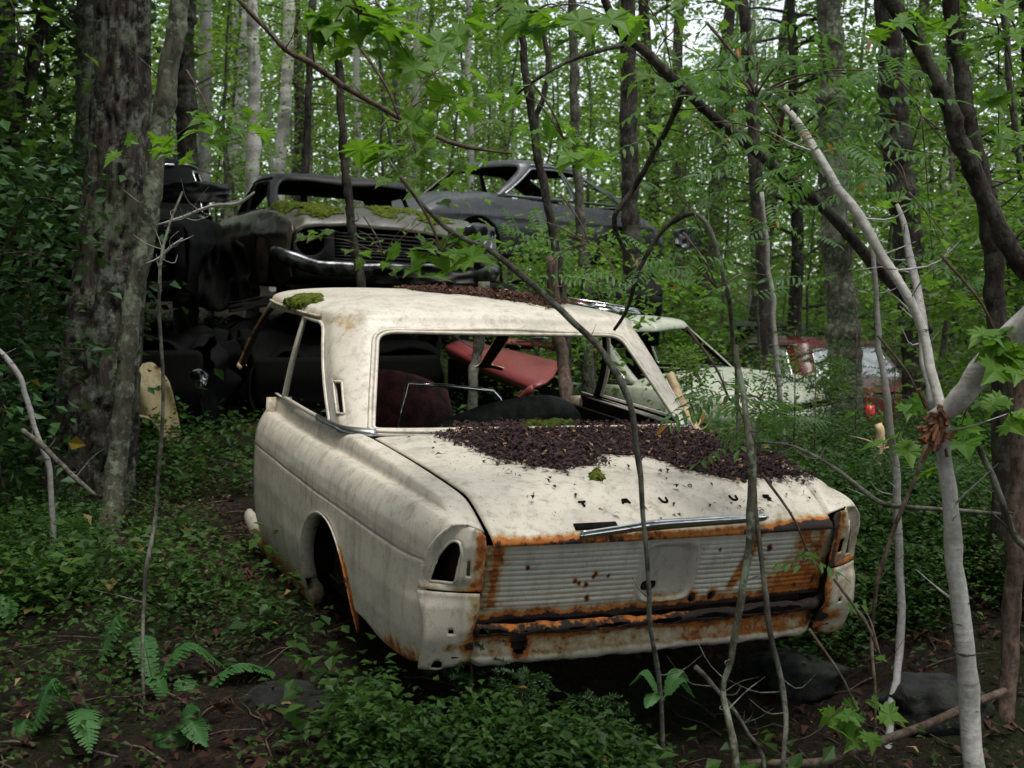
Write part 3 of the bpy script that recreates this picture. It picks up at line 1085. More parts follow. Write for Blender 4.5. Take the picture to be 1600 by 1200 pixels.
# keep the door hole off the lower border so that the sheet stays one loop
holes[2] = np.array([(p[0], max(p[1], .02)) for p in holes[2]])
holes[5] = np.array([(p[0], max(p[1], .02)) for p in holes[5]])
(V, T), HS = cabin_mesh(CC, holes, .026)
cen = V[T].mean(1)
T = T[~((cen[:, 2] < CC['zb'] + .016) & (cen[:, 1] > 2.12) & (cen[:, 1] < 3.02))]
ru = np.zeros(len(V))
x, y, z = V[:, 0], V[:, 1], V[:, 2]
ap = sstep(2.55, 2.75, y) * (z < 1.33)
ru = np.maximum(ru, .42 * ap)
ru = np.maximum(ru, .30 * np.exp(-((z - 1.30) / .03) ** 2) * (np.abs(x) > .6) * (y > 1.3))
ru = np.maximum(ru, .5 * np.exp(-((y - 1.17) / .05) ** 2) * sstep(1.27, 1.1, z) * 0)
ru = np.maximum(ru, .42 * np.exp(-(((x + .60) / .03) ** 2 + ((y - 1.45) / .04) ** 2 + ((z - 1.345) / .03) ** 2)))
rf = mesh_obj("roof", V, [T], M['cream'], saloon, True, {"rust": ru}, solid=.012, inner=M['inner'])
tag(rf, "cream roof and pillars without glass")
mb = Mesh()
mb.add(*hole_tube(cf, HS[0], .0085, 6, .02, off=.016))
mb.add(*hole_tube(cf, HS[0], .0075, 6, .02, off=-.002))
mb.build("rear_window_frame", M['cream'], saloon, attr="rust")
for k in (1, 4):
    V, Fs = hole_tube(cf, HS[k], .008, 6, .02)
    ru = .62 * sstep(1.34, 1.05, V[:, 1] - .25 * (V[:, 2] - .95)) * sstep(.98, 1.1, V[:, 2]) * .9
    mesh_obj("quarter_window_frame", V, Fs, M['cream'], saloon, True, {"rust": ru})
for k in (3, 6):
    V, Fs = hole_tube(cf, HS[k], .005, 6, .01)
    o = mesh_obj("vent_surround", V, Fs, M['cream'], saloon, True, {"rust": np.zeros(len(V))})
    h = HS[k]
    P = cf(h[:, 0], h[:, 1])
    s = np.sign(P[0, 0])
    mesh_obj("vent_backing", np.concatenate([P - [s * .03, 0, 0]]), [tuple(range(len(P)))], M['cream'], o, False, {"rust": np.full(len(P), .12)})
# drip rails, chrome pieces at the foot of the rear pillars
for s in (-1, 1):
    u = np.linspace(.95, 2.7, 50)
    P = cf(s * u, np.full(50, .985 * .38))
    P[:, 0] += s * .006
    V, Fs = tube(P, .007, 6)
    mesh_obj("drip_rail", V, Fs, M['cream'], saloon, True, {"rust": np.full(len(V), .32)})
    u = np.linspace(.60, 1.04, 20)
    P0, P1 = cf(s * u, np.full(20, -.012)), cf(s * u, np.full(20, .022))
    nrm = np.stack([s * sstep(.58, .75, u), -(1 - sstep(.6, .8, u)), 0 * u], 1) * .010
    V = np.concatenate([P0 + nrm, P1 + nrm, P1 + nrm * .1])
    Fs = [(i * 20 + j, i * 20 + j + 1, (i + 1) * 20 + j + 1, (i + 1) * 20 + j) for i in range(2) for j in range(19)]
    mesh_obj("pillar_trim", V, Fs, M['chrome_dull'], saloon, solid=.003)

# --- loose chrome window frame with its glass, standing inside the cabin
wf = thing("window_frame", "chrome door window frame with a pane, standing loose inside the cream saloon", "window frame", mat=CAR)
fp = [car_ray(px, py, 1, yy) for px, py, yy in ((620, 690, 2.2), (637, 599, 2.2), (700, 603, 2.23), (770, 611, 2.26), (780, 622, 2.27), (790, 641, 2.27), (796, 690, 2.27))]
V, Fs = tube(np.array(fp), .009, 8)
mesh_obj("frame", V, Fs, M['chrome'], wf)
mesh_obj("pane", np.array(fp), [tuple(range(len(fp)))], M['glass'], wf, False, solid=.004)


# ------------------------------------------------------------------ the other wrecks, one generic saloon shell with its own proportions each
def place(x, y, z, yaw, pitch=0.0, roll=0.0):
    """matrix of a wreck whose origin (middle of its back end, at wheel level) stands at x, y, z"""
    return Matrix.Translation((x, y, z)) @ Matrix.Rotation(R(yaw), 4, 'Z') @ Matrix.Rotation(R(pitch), 4, 'X') @ Matrix.Rotation(R(roll), 4, 'Y')


def wreck(name, label, mat, c, paint, group=None):
    root = thing(name, label, "car wreck", mat=mat, group=group)
    L, W, belt = c['L'], c['W'], c['belt']
    topP = c['top']                               # (y, z) of deck and bonnet line
    ax = c.get('axles', (.95, L - .78))
    sill = c.get('sill', .28)
    wr = c.get('wheel', .33)
    miss = c.get('missing', ())
    W_ = lambda y: W * (1 - c.get('taper', .10) * (np.abs(y / L * 2 - 1)) ** 5)
    top = lambda y: np.interp(y, [p[0] for p in topP], [p[1] for p in topP])

    def bot(y):
        b = np.full(len(y), sill) + .10 * sstep(.5, 0, y) + .10 * sstep(L - .5, L, y)
        for a_ in ax:
            q = np.clip(1 - ((y - a_) / (wr + .04)) ** 2, 0, None) ** .5
            b = np.maximum(b, np.where(q > 0, .30 + (wr + .05) * q, 0))
        return b

    def side(s):
        def fn(y, t):
            zt, zb = top(y) - .035, bot(y)
            z = zt + (zb - zt) * t
            prof = 1 - .055 * np.exp(-(zt - z) / .06) - .09 * sstep(.62, .2, z) + .012 * np.exp(-((z - belt + .22) / .03) ** 2)
            return np.stack([s * W_(y) * prof, y, z], 1)
        return fn
    yy = np.unique(np.concatenate([np.linspace(0, L, 70)] + [a_ - (wr + .04) * np.cos(np.linspace(0, np.pi, 26)) for a_ in ax]))
    yy = yy[(yy >= 0) & (yy <= L)]
    for s in (-1, 1):
        V, Fq = grid(side(s), yy, np.linspace(0, 1, 30), flip=(s > 0))
        V[:, 0] += (fbm(V[:, 1] * 3 + s, V[:, 2] * 4) - .5) * c.get('dent', .03) * s
        cr_ = c.get('crush', 0)
        if cr_: V += np.stack([s * (np.abs(vnoise(V[:, 1] * 4, V[:, 2] * 5, 2.0) - .5) - .2), 0 * V[:, 0], np.abs(vnoise(V[:, 1] * 3, V[:, 0] * 3, 7.0) - .5) - .25], 1) * cr_
        mesh_obj("side_panel", V, [Fq], paint, root, True, solid=.01, inner=M['inner'])

    def lidf(a, y):
        z = top(y) + .03 * (1 - a ** 2) - .05 * sstep(.86, 1.0, np.abs(a)) + (fbm(a * 3, y * 3) - .5) * c.get('dent', .03)
        z = z + (np.abs(vnoise(a * 3, y * 4, 3.0) - .5) - .25) * c.get('crush', 0) * 1.5
        return np.stack([a * W_(y) * .955, y, z], 1)
    yr, yf = c['cab']['yr'][0], c['cab']['yf'][0]
    for nm, y0, y1 in (("boot_lid", .0, yr + .08), ("bonnet", yf - .08, L)):
        if nm in miss: continue
        V, Fq = grid(lidf, np.linspace(-1, 1, 56), np.linspace(y0, y1, 44), flip=False)
        mesh_obj(nm, V, [Fq], paint, root, True, solid=.01, inner=M['inner'])
    # ends
    for nm, yv, sg in (("rear_panel", 0.0, -1), ("front_panel", L, 1)):
        if nm in miss: continue
        zt = float(top(np.array([yv]))[0]) - .01
        ww = float(W_(np.array([yv]))[0]) * .955
        out = rounded([(-ww, .38), (ww, .38), (ww, zt), (-ww, zt)], .06, 5)
        hs = [np.array(h) for h in c.get('rear_holes' if sg < 0 else 'front_holes', [])]
        V, T = patch(out, hs, lambda x, z: np.stack([x, yv + sg * (.05 * (1 - (x / ww) ** 2) - .06 * sstep(.6, .38, z)), z], 1), .035, flip=(sg > 0))
        fo = mesh_obj(nm, V, [T], c.get('nose_paint', paint), root, True, solid=.01, inner=M['inner'])
        if hs:
            mb = Mesh()
            mb.add(*box((0, yv - sg * .12, (zt + .4) / 2), (ww * 1.8, .02, zt - .42)))
            mb.build("backing", M['black'], fo)
    # cabin
    if "cabin" not in miss:
        cab = dict(zb=belt - .01, vs=.40, crown=.08, bulge=.015, **c['cab'])
        (V, T), HS = cabin_mesh(cab, c['holes'], .05)
        V[:, 2] += (fbm(V[:, 0] * 2.5, V[:, 1] * 2.5) - .5) * c.get('dent', .03)
        mesh_obj("roof", V, [T], c.get('roof_paint', paint), root, True, solid=.014, inner=M['inner'])
        f = cabin_fn(cab)
        tr = c.get('trim')
        for h in HS:
            V, Fs = hole_tube(f, h, .010, 5, .05)
            mesh_obj("window_frame", V, Fs, M[tr] if tr else paint, root)
        for k, mt in c.get('glass', {}).items():
            h = resample(HS[k], .06)
            V, T = patch(h, [], lambda u, v: f(u * .995, v), .08)
            mesh_obj("window_glass", V, [T], M[mt], root)
        if c.get('rear_gutter'):
            u = np.linspace(-.62, .62, 30)
            V, Fs = tube(f(u, np.full(30, .97 * .40)) + [0, -.012, 0], .014, 5)
            mesh_obj("roof_gutter", V, Fs, M[tr], root)
        for s in (-1, 1):
            u = np.linspace(.7, 2.75, 30)
            V, Fs = tube(f(s * u, np.full(30, .99 * .40)) + [s * .008, 0, 0], .010, 5)
            mesh_obj("drip_rail", V, Fs, M[tr] if tr else paint, root)
    mb = Mesh()
    mb.add(*box((0, L / 2, sill + .04), (W * 1.7, L * .9, .03)))
    mb.add(*box((0, yf + .06, (sill + belt) / 2), (W * 1.7, .03, belt - sill - .06)))
    mb.add(*box((0, yr + .1, (sill + belt) / 2), (W * 1.7, .03, belt - sill - .06)))
    for a_ in ax:
        for s in (-1, 1):
            mb.add(*box((s * (W - .24), a_, sill + .2), (.03, .9, .5)))
    mb.build("floor_pan", M['inner'], root, smooth=False)
    for yb, sg in (c.get('bumpers') or ()):
        P = catmull([(-W * .98, yb - sg * .22, .50), (-W * .9, yb + sg * .02, .50), (0, yb + sg * .10, .49), (W * .9, yb + sg * .02, .50), (W * .98, yb - sg * .22, .50)], 40)
        P[:, 2] += (fbm(P[:, 0] * 2.2, yb) - .5) * c.get('dent', .03) * 3
        V, Fs = tube(P, .055, 10, flat=(.5, 1))
        mesh_obj("bumper", V, Fs, M['chrome_rusty'], root)
    if c.get('wheels'):
        for a_ in ax:
            for s in (-1, 1):
                th = np.linspace(0, 2 * np.pi, 33)
                P = np.stack([np.full(33, s * (W - .11)), a_ + .25 * np.cos(th), .30 + .25 * np.sin(th)], 1)
                V, Fs = tube(P, .075, 10, cap=False)
                wh = mesh_obj("wheel", V, Fs, M['rubber'], root)
                P = np.stack([np.full(33, s * (W - .08)), a_ + .10 * np.cos(th), .30 + .10 * np.sin(th)], 1)
                V, Fs = tube(P, .09, 8, cap=False, flat=(.5, 1))
                mesh_obj("rim", V, Fs, M['rust'], wh)
    return root


def sedan_holes(rear=True, q=True):
    h = []
    if rear: h.append(rounded([(-.58, .08), (.58, .08), (.50, .88), (-.50, .88)], .09, 6))
    for s in (-1, 1):
        h.append(rounded([(s * .98, .06), (s * 1.76, .06), (s * 1.72, .90), (s * 1.02, .88)], .06, 4))
        h.append(rounded([(s * 1.84, .06), (s * 2.76, .06), (s * 2.66, .88), (s * 1.80, .90)], .06, 4))
    return h


CABIN = dict(yr=(1.0, 1.40), yf=(3.15, 2.65), wr=(.70, .60), wm=(.74, .64), wf=(.70, .60), zr=1.33, spine=(1.9, 2.2))
SEDAN = dict(L=4.25, W=.80, belt=.92, top=[(0, .86), (.12, .90), (1.0, .93), (3.2, .94), (3.9, .89), (4.18, .82), (4.25, .74)], cab=CABIN, holes=sedan_holes())


def cfg(**k):
    d = dict(SEDAN)
    d.update(k)
    return d


# 1 mossy wreck on the heap, its nose towards the camera
grille = rounded([(-.42, .52), (.42, .52), (.44, .73), (-.44, .73)], .04, 4)
lamp_l = np.array([(-.60 + .10 * math.cos(a), .64 + .10 * math.sin(a)) for a in np.linspace(0, 2 * np.pi, 20, endpoint=False)])
lamp_r = lamp_l * [-1, 1]
G_W = "car wrecks dumped in the wood"
mossy = wreck("mossy_car", "mossy grey-green car wreck with empty windscreen frame, heaped nose first behind the cream roof",
              place(-2.36, 13.3, 1.37, 200, -1, -3.5),
              cfg(W=.84, front_holes=[grille, lamp_l, lamp_r], bumpers=[(4.25, 1)], nose_paint=M['dark_wreck'], dent=.06, cab=dict(CABIN, zr=1.21), trim='black', roof_paint=M['dark_wreck']), M['mossy_wreck'], G_W)
mb = Mesh()
for k in range(9):
    mb.add(*tube(catmull([(-.42, 4.24, .535 + k * .023), (0, 4.275, .535 + k * .023 + .008 * math.sin(k)), (.42, 4.24, .535 + k * .023)], 12), .006, 5))
mb.build("grille", M['dark_wreck'], mossy)
wreck("fastback_car", "grey rounded fastback car wreck on the heap, thin dark stems in front of it",
      place(1.40, 16.4, 1.72, 134, 1, -2),
      cfg(L=4.0, W=.78, top=[(0, .62), (.3, .78), (.8, .90), (3.0, .94), (3.6, .86), (3.95, .70), (4.0, .60)],
          cab=dict(yr=(.40, 1.45), yf=(2.95, 2.45), wr=(.66, .56), wm=(.74, .64), wf=(.70, .60), zr=1.30, spine=(1.7, 2.0)),
          trim='chrome_dull'), M['grey_wreck'], G_W)
wreck("black_car", "blackened car wreck with bright roof gutter, standing high behind the thick trunk",
      place(-2.85, 8.6, 1.22, 10, 2, -2), cfg(W=.78, trim='chrome', rear_gutter=True, holes=sedan_holes(rear=False), rear_holes=[rounded([(-.6, .45), (.6, .45), (.6, .75), (-.6, .75)], .05, 4)], dent=.07), M['black_wreck'], G_W)
BOX = dict(missing=("cabin",), dent=.05, crush=.22)
wreck("crushed_car", "crushed black car body without roof under the tall black wreck", place(-2.75, 8.5, .38, 4), cfg(**BOX), M['black_wreck'], G_W)
wreck("flattened_car", "flattened black car body carrying the mossy wreck", place(-2.5, 13.4, .42, 198), cfg(**BOX), M['black_wreck'], G_W)
wreck("roofless_car", "black roofless car body lying under the grey fastback", place(1.35, 12.4, .80, 88, 3), cfg(L=2.7, axles=(.9,), top=[(0, .86), (.12, .9), (2.7, .93)], cab=dict(CABIN, yr=(.8, .9), yf=(2.0, 1.9)), trim='chrome', **BOX), M['black_wreck'], G_W)
redc = thing("red_car", "faded red car wing seen through the empty rear window", "car wreck", loc=tuple(at(760, 640, 8.6)), group=G_W)


def px_sheet(rows, n=24, m=8):
    """a pressed panel through rows of measured edge points"""
    C = np.array([catmull([at(*p) for p in r], n) for r in rows])
    V = np.array([catmull(C[:, i], m) for i in range(n)]).reshape(-1, 3)
    idx = np.arange(n * m).reshape(n, m)
    return V, np.stack([idx[:-1, :-1].ravel(), idx[1:, :-1].ravel(), idx[1:, 1:].ravel(), idx[:-1, 1:].ravel()], 1)


ro = np.array(redc.location)
V, Fq = px_sheet([[(724, 531, 9.7), (795, 546, 9.1), (878, 566, 8.5)], [(716, 532, 9.5), (784, 551, 8.85), (872, 574, 8.15)], [(702, 537, 9.3), (770, 566, 8.6), (860, 592, 7.75)], [(694, 545, 9.28), (758, 577, 8.55), (834, 606, 7.6)], [(700, 556, 9.4), (764, 590, 8.7), (832, 616, 7.75)]])
mesh_obj("wing", V - ro, [Fq[:, ::-1].copy()], M['red_wreck'], redc, solid=.012, inner=M['inner'])
V, Fq = px_sheet([[(776, 529, 10.2), (820, 530, 9.9), (880, 532, 9.5)], [(778, 536, 10.1), (822, 540, 9.8), (880, 546, 9.4)]], 12, 4)
mesh_obj("scuttle", V - ro, [Fq[:, ::-1].copy()], M['red_wreck'], redc, solid=.012, inner=M['inner'])
V, Fs = tube(np.array([at(806, 529, 9.95), at(840, 529, 9.75), at(872, 530, 9.5)]), .012, 6)
mesh_obj("chrome_strip", V - ro, Fs, M['chrome'], redc)
V, Fs = tube(catmull([at(832, 607, 7.62), at(815, 622, 7.7), at(806, 645, 7.75), at(800, 675, 7.8)], 10), .028, 6, flat=(.5, 1))
mesh_obj("arch_edge", V - ro, Fs, M['red_wreck'], redc)
mb = Mesh()
V, Fq = px_sheet([[(700, 560, 9.9), (790, 570, 9.4), (890, 575, 8.9)], [(700, 700, 9.9), (790, 700, 9.4), (890, 700, 8.9)]], 8, 4)
mb.add(V - ro, Fq.tolist())
mb.build("dark_sheet", M['black'], redc)  # black sheet standing for the dark behind the wing
wreck("pale_car", "pale green car wreck with dark windscreen, sunk in bushes beside the cream car",
      place(-.18, 12.45, .0, 224, 0, 2), cfg(L=3.6, axles=(.6, 2.85), top=[(0, .9), (.6, .93), (2.5, .94), (3.3, .89), (3.52, .82), (3.6, .74)],
      cab=dict(CABIN, yr=(.4, .75), yf=(2.5, 2.0), spine=(1.25, 1.5)), trim='chrome'), M['pale_green'], G_W)
mar = wreck("maroon_car", "maroon car wreck with milky rear window and red tail lamp behind the mossy trunk",
            place(4.45, 13.9, -.32, 22, 0, 0), cfg(trim='chrome', glass={0: 'milky', 1: 'milky', 3: 'milky'}, bumpers=[(0, -1)]), M['maroon'], G_W)
for s in (-1, 1):
    V, Fs = tube(np.array([(s * .68, -.01, .56), (s * .68, -.025, .64), (s * .68, -.02, .74)]), .05, 10)
    mesh_obj("tail_lamp", V, Fs, M['lens'], mar)
wreck("distant_car", "dark car wreck farthest back on the right, only its roof clear of the bushes", place(5.4, 17.2, -.2, 60, 0, 3), cfg(dent=.08), M['dark_wreck'], G_W)

# torn wing of yet another car beside the thick trunk
fd = thing("car_wing", "yellowed car wing with empty wheel arch leaning behind the trunk", "car wing", loc=tuple(at(225, 705, 8.2)), group=None)
o0 = at(225, 705, 8.2)
poly = [(150, 590), (200, 575), (232, 565), (262, 598), (270, 645), (276, 688), (263, 704), (254, 690), (247, 668), (232, 652), (214, 652), (200, 668), (192, 700), (160, 702)]
pp = np.array([((at(a, b, 8.2) - o0)[[0, 2]]) for a, b in poly])
V, T = patch(rounded([tuple(p) for p in pp], .03, 3), [], lambda a, b: np.stack([a, -.05 + 1.6 * (a + .1) ** 2 + .35 * np.clip(b - .42, 0, 1) ** .8 + .03 * np.sin(a * 30 + b * 12), b], 1), .02)
mesh_obj("panel", V, [T], M['yellow_cream'], fd, solid=.012, inner=M['inner'])
P = np.array([(at(a, b, 8.2) - o0) for a, b in [(254, 690), (247, 668), (232, 652), (214, 652), (200, 668), (192, 700)]])
P[:, 1] = -.05 + 1.6 * (P[:, 0] + .1) ** 2 - .02
V, Fs = tube(catmull(P, 24), .013, 6)
mesh_obj("arch_lip", V, Fs, M['yellow_cream'], fd)
th = np.linspace(0, np.pi, 20)
B = np.array([at(222 + 34 * math.cos(t), 706 - 58 * math.sin(t), 8.5) - o0 for t in th])
mesh_obj("dark_arch_backing", B, [tuple(range(20))], M['black'], fd, False, solid=.02)  # black half disc put in for the shade inside the empty arch


# ------------------------------------------------------------------ leaves
def quads_obj(name, V, Q, shade, mat, parent=None, smooth=False):
    return mesh_obj(name, V, [Q], mat, parent, smooth, None, fattr={"shade": shade})


def leaf_quads(pos, size, rng, updir=.75, wid=.6, droop=.15, fold=.12):
    """one kite-shaped, slightly folded leaf per position"""
    n = len(pos)
    th = rng.uniform(0, 2 * np.pi, n)
    a = np.stack([np.cos(th), np.sin(th), rng.normal(-droop, .35, n)], 1)
    a /= np.linalg.norm(a, axis=1)[:, None]
    nr = rng.normal(0, 1, (n, 3)) * (1 - updir) + np.array([0, 0, updir])
    nr -= a * (nr * a).sum(1)[:, None]
    nr /= np.linalg.norm(nr, axis=1)[:, None] + 1e-9
    b = np.cross(nr, a)
    s = (size * rng.uniform(.6, 1.3, n))[:, None]
    p0 = pos
    p1 = pos + a * s * .48 + b * s * wid * .5 + nr * s * fold
    p2 = pos + a * s + nr * s * -.05
    p3 = pos + a * s * .48 - b * s * wid * .5 + nr * s * fold
    V = np.stack([p0, p1, p2, p3], 1).reshape(-1, 3)
    Q = np.arange(4 * n).reshape(n, 4)
    return V, Q


def cloud(centres, radii, counts, size, rng, **k):
    pos, sh = [], []
    for c, r, m in zip(centres, radii, counts):
        d = rng.normal(0, 1, (m, 3)) * np.array([.55, .55, .34]) * r
        pos.append(c + d)
        sh.append(np.clip(rng.normal(rng.uniform(.02, .98), .16, m), 0, .95))
    pos = np.concatenate(pos)
    sh = np.concatenate(sh)
    sh[rng.random(len(sh)) < k.pop('odd', .01)] = .99
    V, Q = leaf_quads(pos, size, rng, **k)
    return V, Q, sh


def star(pts):
    return np.array(pts, float)


_h = [(0, 0), (.10, .06), (.30, -.04), (.26, .10), (.46, .16), (.36, .26), (.52, .44), (.34, .44), (.36, .60), (.20, .56), (.13, .72), (.08, .80), (0, 1.0)]
MAPLE2D = np.array(_h + [(-x, y) for x, y in _h[-2:0:-1]])


def shaped_leaves(frames, shape2d):
    """frames: list of (pos, axis a, normal n, size); a fan-filled outline bent along its midrib"""
    V, T = [], []
    k = 0
    m = len(shape2d)
    for (p, a, n, s) in frames:
        a = a / np.linalg.norm(a)
        n = n - a * (n @ a)
        n /= np.linalg.norm(n)
        b = np.cross(n, a)
        x, y = shape2d[:, 0], shape2d[:, 1]
        h = .18 * np.abs(x) - .22 * y ** 2 + .04 * np.sin(9 * x + 5 * y)
        V.append(p + s * (x[:, None] * b + y[:, None] * a + h[:, None] * n))
        V.append((p + s * (.36 * a - .02 * n))[None])
        T += [(k + i, k + (i + 1) % m, k + m) for i in range(m)]
        k += m + 1
    return np.concatenate(V), np.array(T), m


def maple_spray(name, parent, spots, mat, rng, size=.10, face=.45):
    """spots: list of (point, count, spread)"""
    fr = []
    for (c, n, sp) in spots:
        for i in range(n):
            p = c + rng.normal(0, 1, 3) * sp * np.array([1, .8, .45])
            th = rng.uniform(0, 2 * np.pi)
            a = np.array([math.cos(th), math.sin(th), rng.normal(-.35, .25)])
            nn = np.array([0, -face, 1.0]) + rng.normal(0, .35, 3)
            fr.append((p, a, nn, size * rng.uniform(.6, 1.25)))
    V, T, m = shaped_leaves(fr, MAPLE2D)
    sh = np.repeat(np.clip(rng.normal(.55, .25, len(fr)), 0, .95), m)
    return mesh_obj(name, V, [T], mat, parent, False, None, fattr={"shade": sh})


LEAFLET = np.array([(0, 0), (.10, .18), (.15, .42), (.12, .72), (0, 1), (-.12, .72), (-.15, .42), (-.10, .18)])


def rowan_spray(name, parent, spots, mat, rng, size=.05, length=.17, pairs=6):
    fr, st = [], Mesh()
    for (c, n, sp) in spots:
        for i in range(n):
            p = c + rng.normal(0, 1, 3) * sp * np.array([1, .8, .5])
            th = rng.uniform(0, 2 * np.pi)
            a = np.array([math.cos(th), math.sin(th), rng.normal(-.15, .25)])
            a /= np.linalg.norm(a)
            nn = np.array([0, -.25, 1.0]) + rng.normal(0, .25, 3)
            nn -= a * (nn @ a)
            nn /= np.linalg.norm(nn)
            b = np.cross(nn, a)
            L = length * rng.uniform(.7, 1.2)
            for j in range(pairs):
                q = p + a * L * (j + .6) / pairs - nn * .08 * L * (j / pairs) ** 2
                for s in (-1, 1):
                    fr.append((q, b * s + a * .45 - nn * .2, nn + b * s * .15, size * rng.uniform(.8, 1.1) * (1 - .25 * abs(j / pairs - .4))))
            fr.append((p + a * L - nn * .08 * L, a, nn, size))
    V, T, m = shaped_leaves(fr, LEAFLET)
    k = 2 * pairs + 1
    sh = np.repeat(np.repeat(np.clip(rng.normal(.5, .25, len(fr) // k), 0, .95), k), m)
    odd = np.repeat(rng.random(len(fr)) < .012, m)
    sh[odd] = .99
    return mesh_obj(name, V, [T], mat, parent, False, None, fattr={"shade": sh})


# ------------------------------------------------------------------ stems read off the photograph and given real distances
def stem_geo(pts, wpx, ns=9, rough=.06, n=None, base_ground=False, top_out=False):
    P = np.array([at(*p) for p in pts])
    r = np.array([wv / 2 * p[2] / F_PX for wv, p in zip(wpx, pts)])
    if base_ground:
        b = P[-1].copy()
        g_ = tz(b[0], b[1])
        e = np.array([b[0] + (b[0] - P[-2][0]) * .15, b[1], min(b[2], g_) - .12])
        P = np.concatenate([P, [e]])
        r = np.concatenate([r, [r[-1] * 1.25]])
    if top_out:
        d = P[0] - P[1]
        P = np.concatenate([[P[0] + d / np.linalg.norm(d) * 1.6], P])
        r = np.concatenate([[r[0] * .8], r])
    n = n or max(14, int(np.linalg.norm(np.diff(P, axis=0), axis=1).sum() / .05))
    C = catmull(P, n)
    rr = np.interp(np.linspace(0, len(P) - 1, n), np.arange(len(P)), r)
    C[1:-1] += (np.stack([fbm(C[1:-1, 2] * 7, C[1:-1, 0] * 7), fbm(C[1:-1, 2] * 7, 9 + C[1:-1, 0] * 7), np.zeros(n - 2)], 1) - .5) * np.minimum(rr[1:-1, None] * 2.2, .03) * [1.2, 1.2, 0]
    rr = rr * (1 + (fbm(np.arange(n) * .35, 3.0 + P[0][0]) - .5) * 3.0 * rough)
    kn = np.zeros(n)
    for q in range(0, n, 7):
        kn += np.exp(-((np.arange(n) - q - 5 * vnoise(q * .7, P[0][0] * 3)) / .8) ** 2)
    rr = rr * (1 + .16 * kn)
    return tube(C, rr, ns), C, rr


def stem(name, label, cat, pts, wpx, mat, group=None, ns=9, ground=True, out=False, rough=.12):
    (V, Fs), C, rr = stem_geo(pts, wpx, ns, rough, None, ground, out)
    root = thing(name, label, cat, loc=tuple(C[-1] if ground else C[0]), group=group)
    rg = np.random.default_rng(abs(hash(label[::-1])) % 2 ** 31 if False else sum(map(ord, label)))
    parts = [(V, Fs)]
    for q in range(int(rg.integers(4, 9))):          # short dead side twigs and buds
        i = int(rg.integers(2, len(C) - 3))
        th, L = rg.uniform(0, 6.28), rg.uniform(.03, .20) * (1 + 6 * rr[i])
        d_ = np.array([math.cos(th), math.sin(th) * .6, rg.uniform(-.1, .8)])
        m_ = C[i] + d_ * L * .5 + rg.normal(0, .012, 3)
        r_ = min(.22 * rr[i] + .0006, .006)
        parts.append(tube(catmull([C[i], m_, C[i] + d_ * L + [0, 0, .02]], 6), np.linspace(r_, .0007, 6), 4, cap=False))
    V, Fs = merge(parts)
    o = mesh_obj("trunk", V - np.array(root.location), Fs, mat, root)
    return root, C, rr


def branch(root, pts, wpx, mat, name="branch", ns=7):
    (V, Fs), C, rr = stem_geo(pts, wpx, ns, .1)
    return mesh_obj(name, V - np.array(root.location), Fs, mat, root), C


def loc_(root, P):
    return np.asarray(P) - np.array(root.location)


# big rough trunk on the left with its companion
def big_trunk():
    P = np.array([at(x, y, 6.8) for x, y in ((196, -330), (192, 0), (188, 200), (176, 380), (160, 540), (148, 680), (138, 790))])
    r = np.array([34, 39, 44, 50, 58, 63, 72]) * 6.8 / F_PX
    b = P[-1].copy()
    P = np.concatenate([P, [[b[0] - .02, b[1], tz(b[0], b[1]) - .15]]])
    r = np.concatenate([r, [r[-1] * 1.35]])
    n, ns = 260, 72
    C = catmull(P, n)
    rr = np.interp(np.linspace(0, len(P) - 1, n), np.arange(len(P)), r)
    V, Fs = tube(C, rr, ns)
    Cr = np.repeat(C, ns, 0)
    d = V - Cr
    L = np.linalg.norm(d, axis=1)[:, None]
    u = d / L
    th = np.arctan2(u[:, 1], u[:, 0])
    f = fbm(np.cos(th) * 5, np.sin(th) * 5, Cr[:, 2] * 2.6, 4)
    pl = np.abs(fbm(np.cos(th) * 8, np.sin(th) * 8, Cr[:, 2] * 3.5, 3) - .5)
    V = Cr + u * (L * (1 + (f[:, None] - .5) * .16) - .035 * np.exp(-(pl[:, None] / .05) ** 2) + .010)
    root = thing("pine_tree", "thick rough-barked trunk patched with lichen at the left", "tree", loc=tuple(C[-1]))
    mesh_obj("trunk", V - C[-1], Fs, M['bark'], root)
    return root


big_trunk()
T_ = {}
T_['comp'] = stem("slender_tree", "lichen-grown slender trunk rising against the thick rough trunk", "tree",
                  [(290, -60, 6.3), (272, 60, 6.3), (252, 180, 6.3), (238, 300, 6.3), (222, 400, 6.3), (205, 480, 6.3), (195, 600, 6.3), (182, 720, 6.3), (172, 830, 6.2)], [27, 29, 30, 30, 28, 27, 28, 30, 34], M['bark_lichen'], ns=14, out=True)
T_['tall_l'] = stem("alder_tree", "dark trunk half hidden behind the left side of the thick trunk", "tree",
                    [(140, -20, 9), (138, 150, 9), (128, 330, 9), (120, 520, 9)], [36.0, 37.8, 41.4, 45.0], M['bark_lichen'], ns=12, out=True)
T_['far_l'] = stem("leaning_tree", "thin dark tree leaning right near the left edge", "tree",
                   [(82, -20, 9.5), (60, 60, 9.5), (30, 180, 9.5), (5, 300, 9.5), (-20, 460, 9.5)], [18, 20, 24, 26, 28], M['bark_dark'], out=True)
T_['oak'] = stem("oak_tree", "mossy dark double trunk in front of the maroon car", "tree",
                 [(1296, -30, 10), (1298, 150, 10), (1305, 330, 10), (1316, 480, 10), (1322, 600, 10), (1326, 700, 10)], [36.8, 38.4, 43.2, 46.4, 49.6, 56.0], M['bark_lichen'], ns=16, out=True, rough=.25)
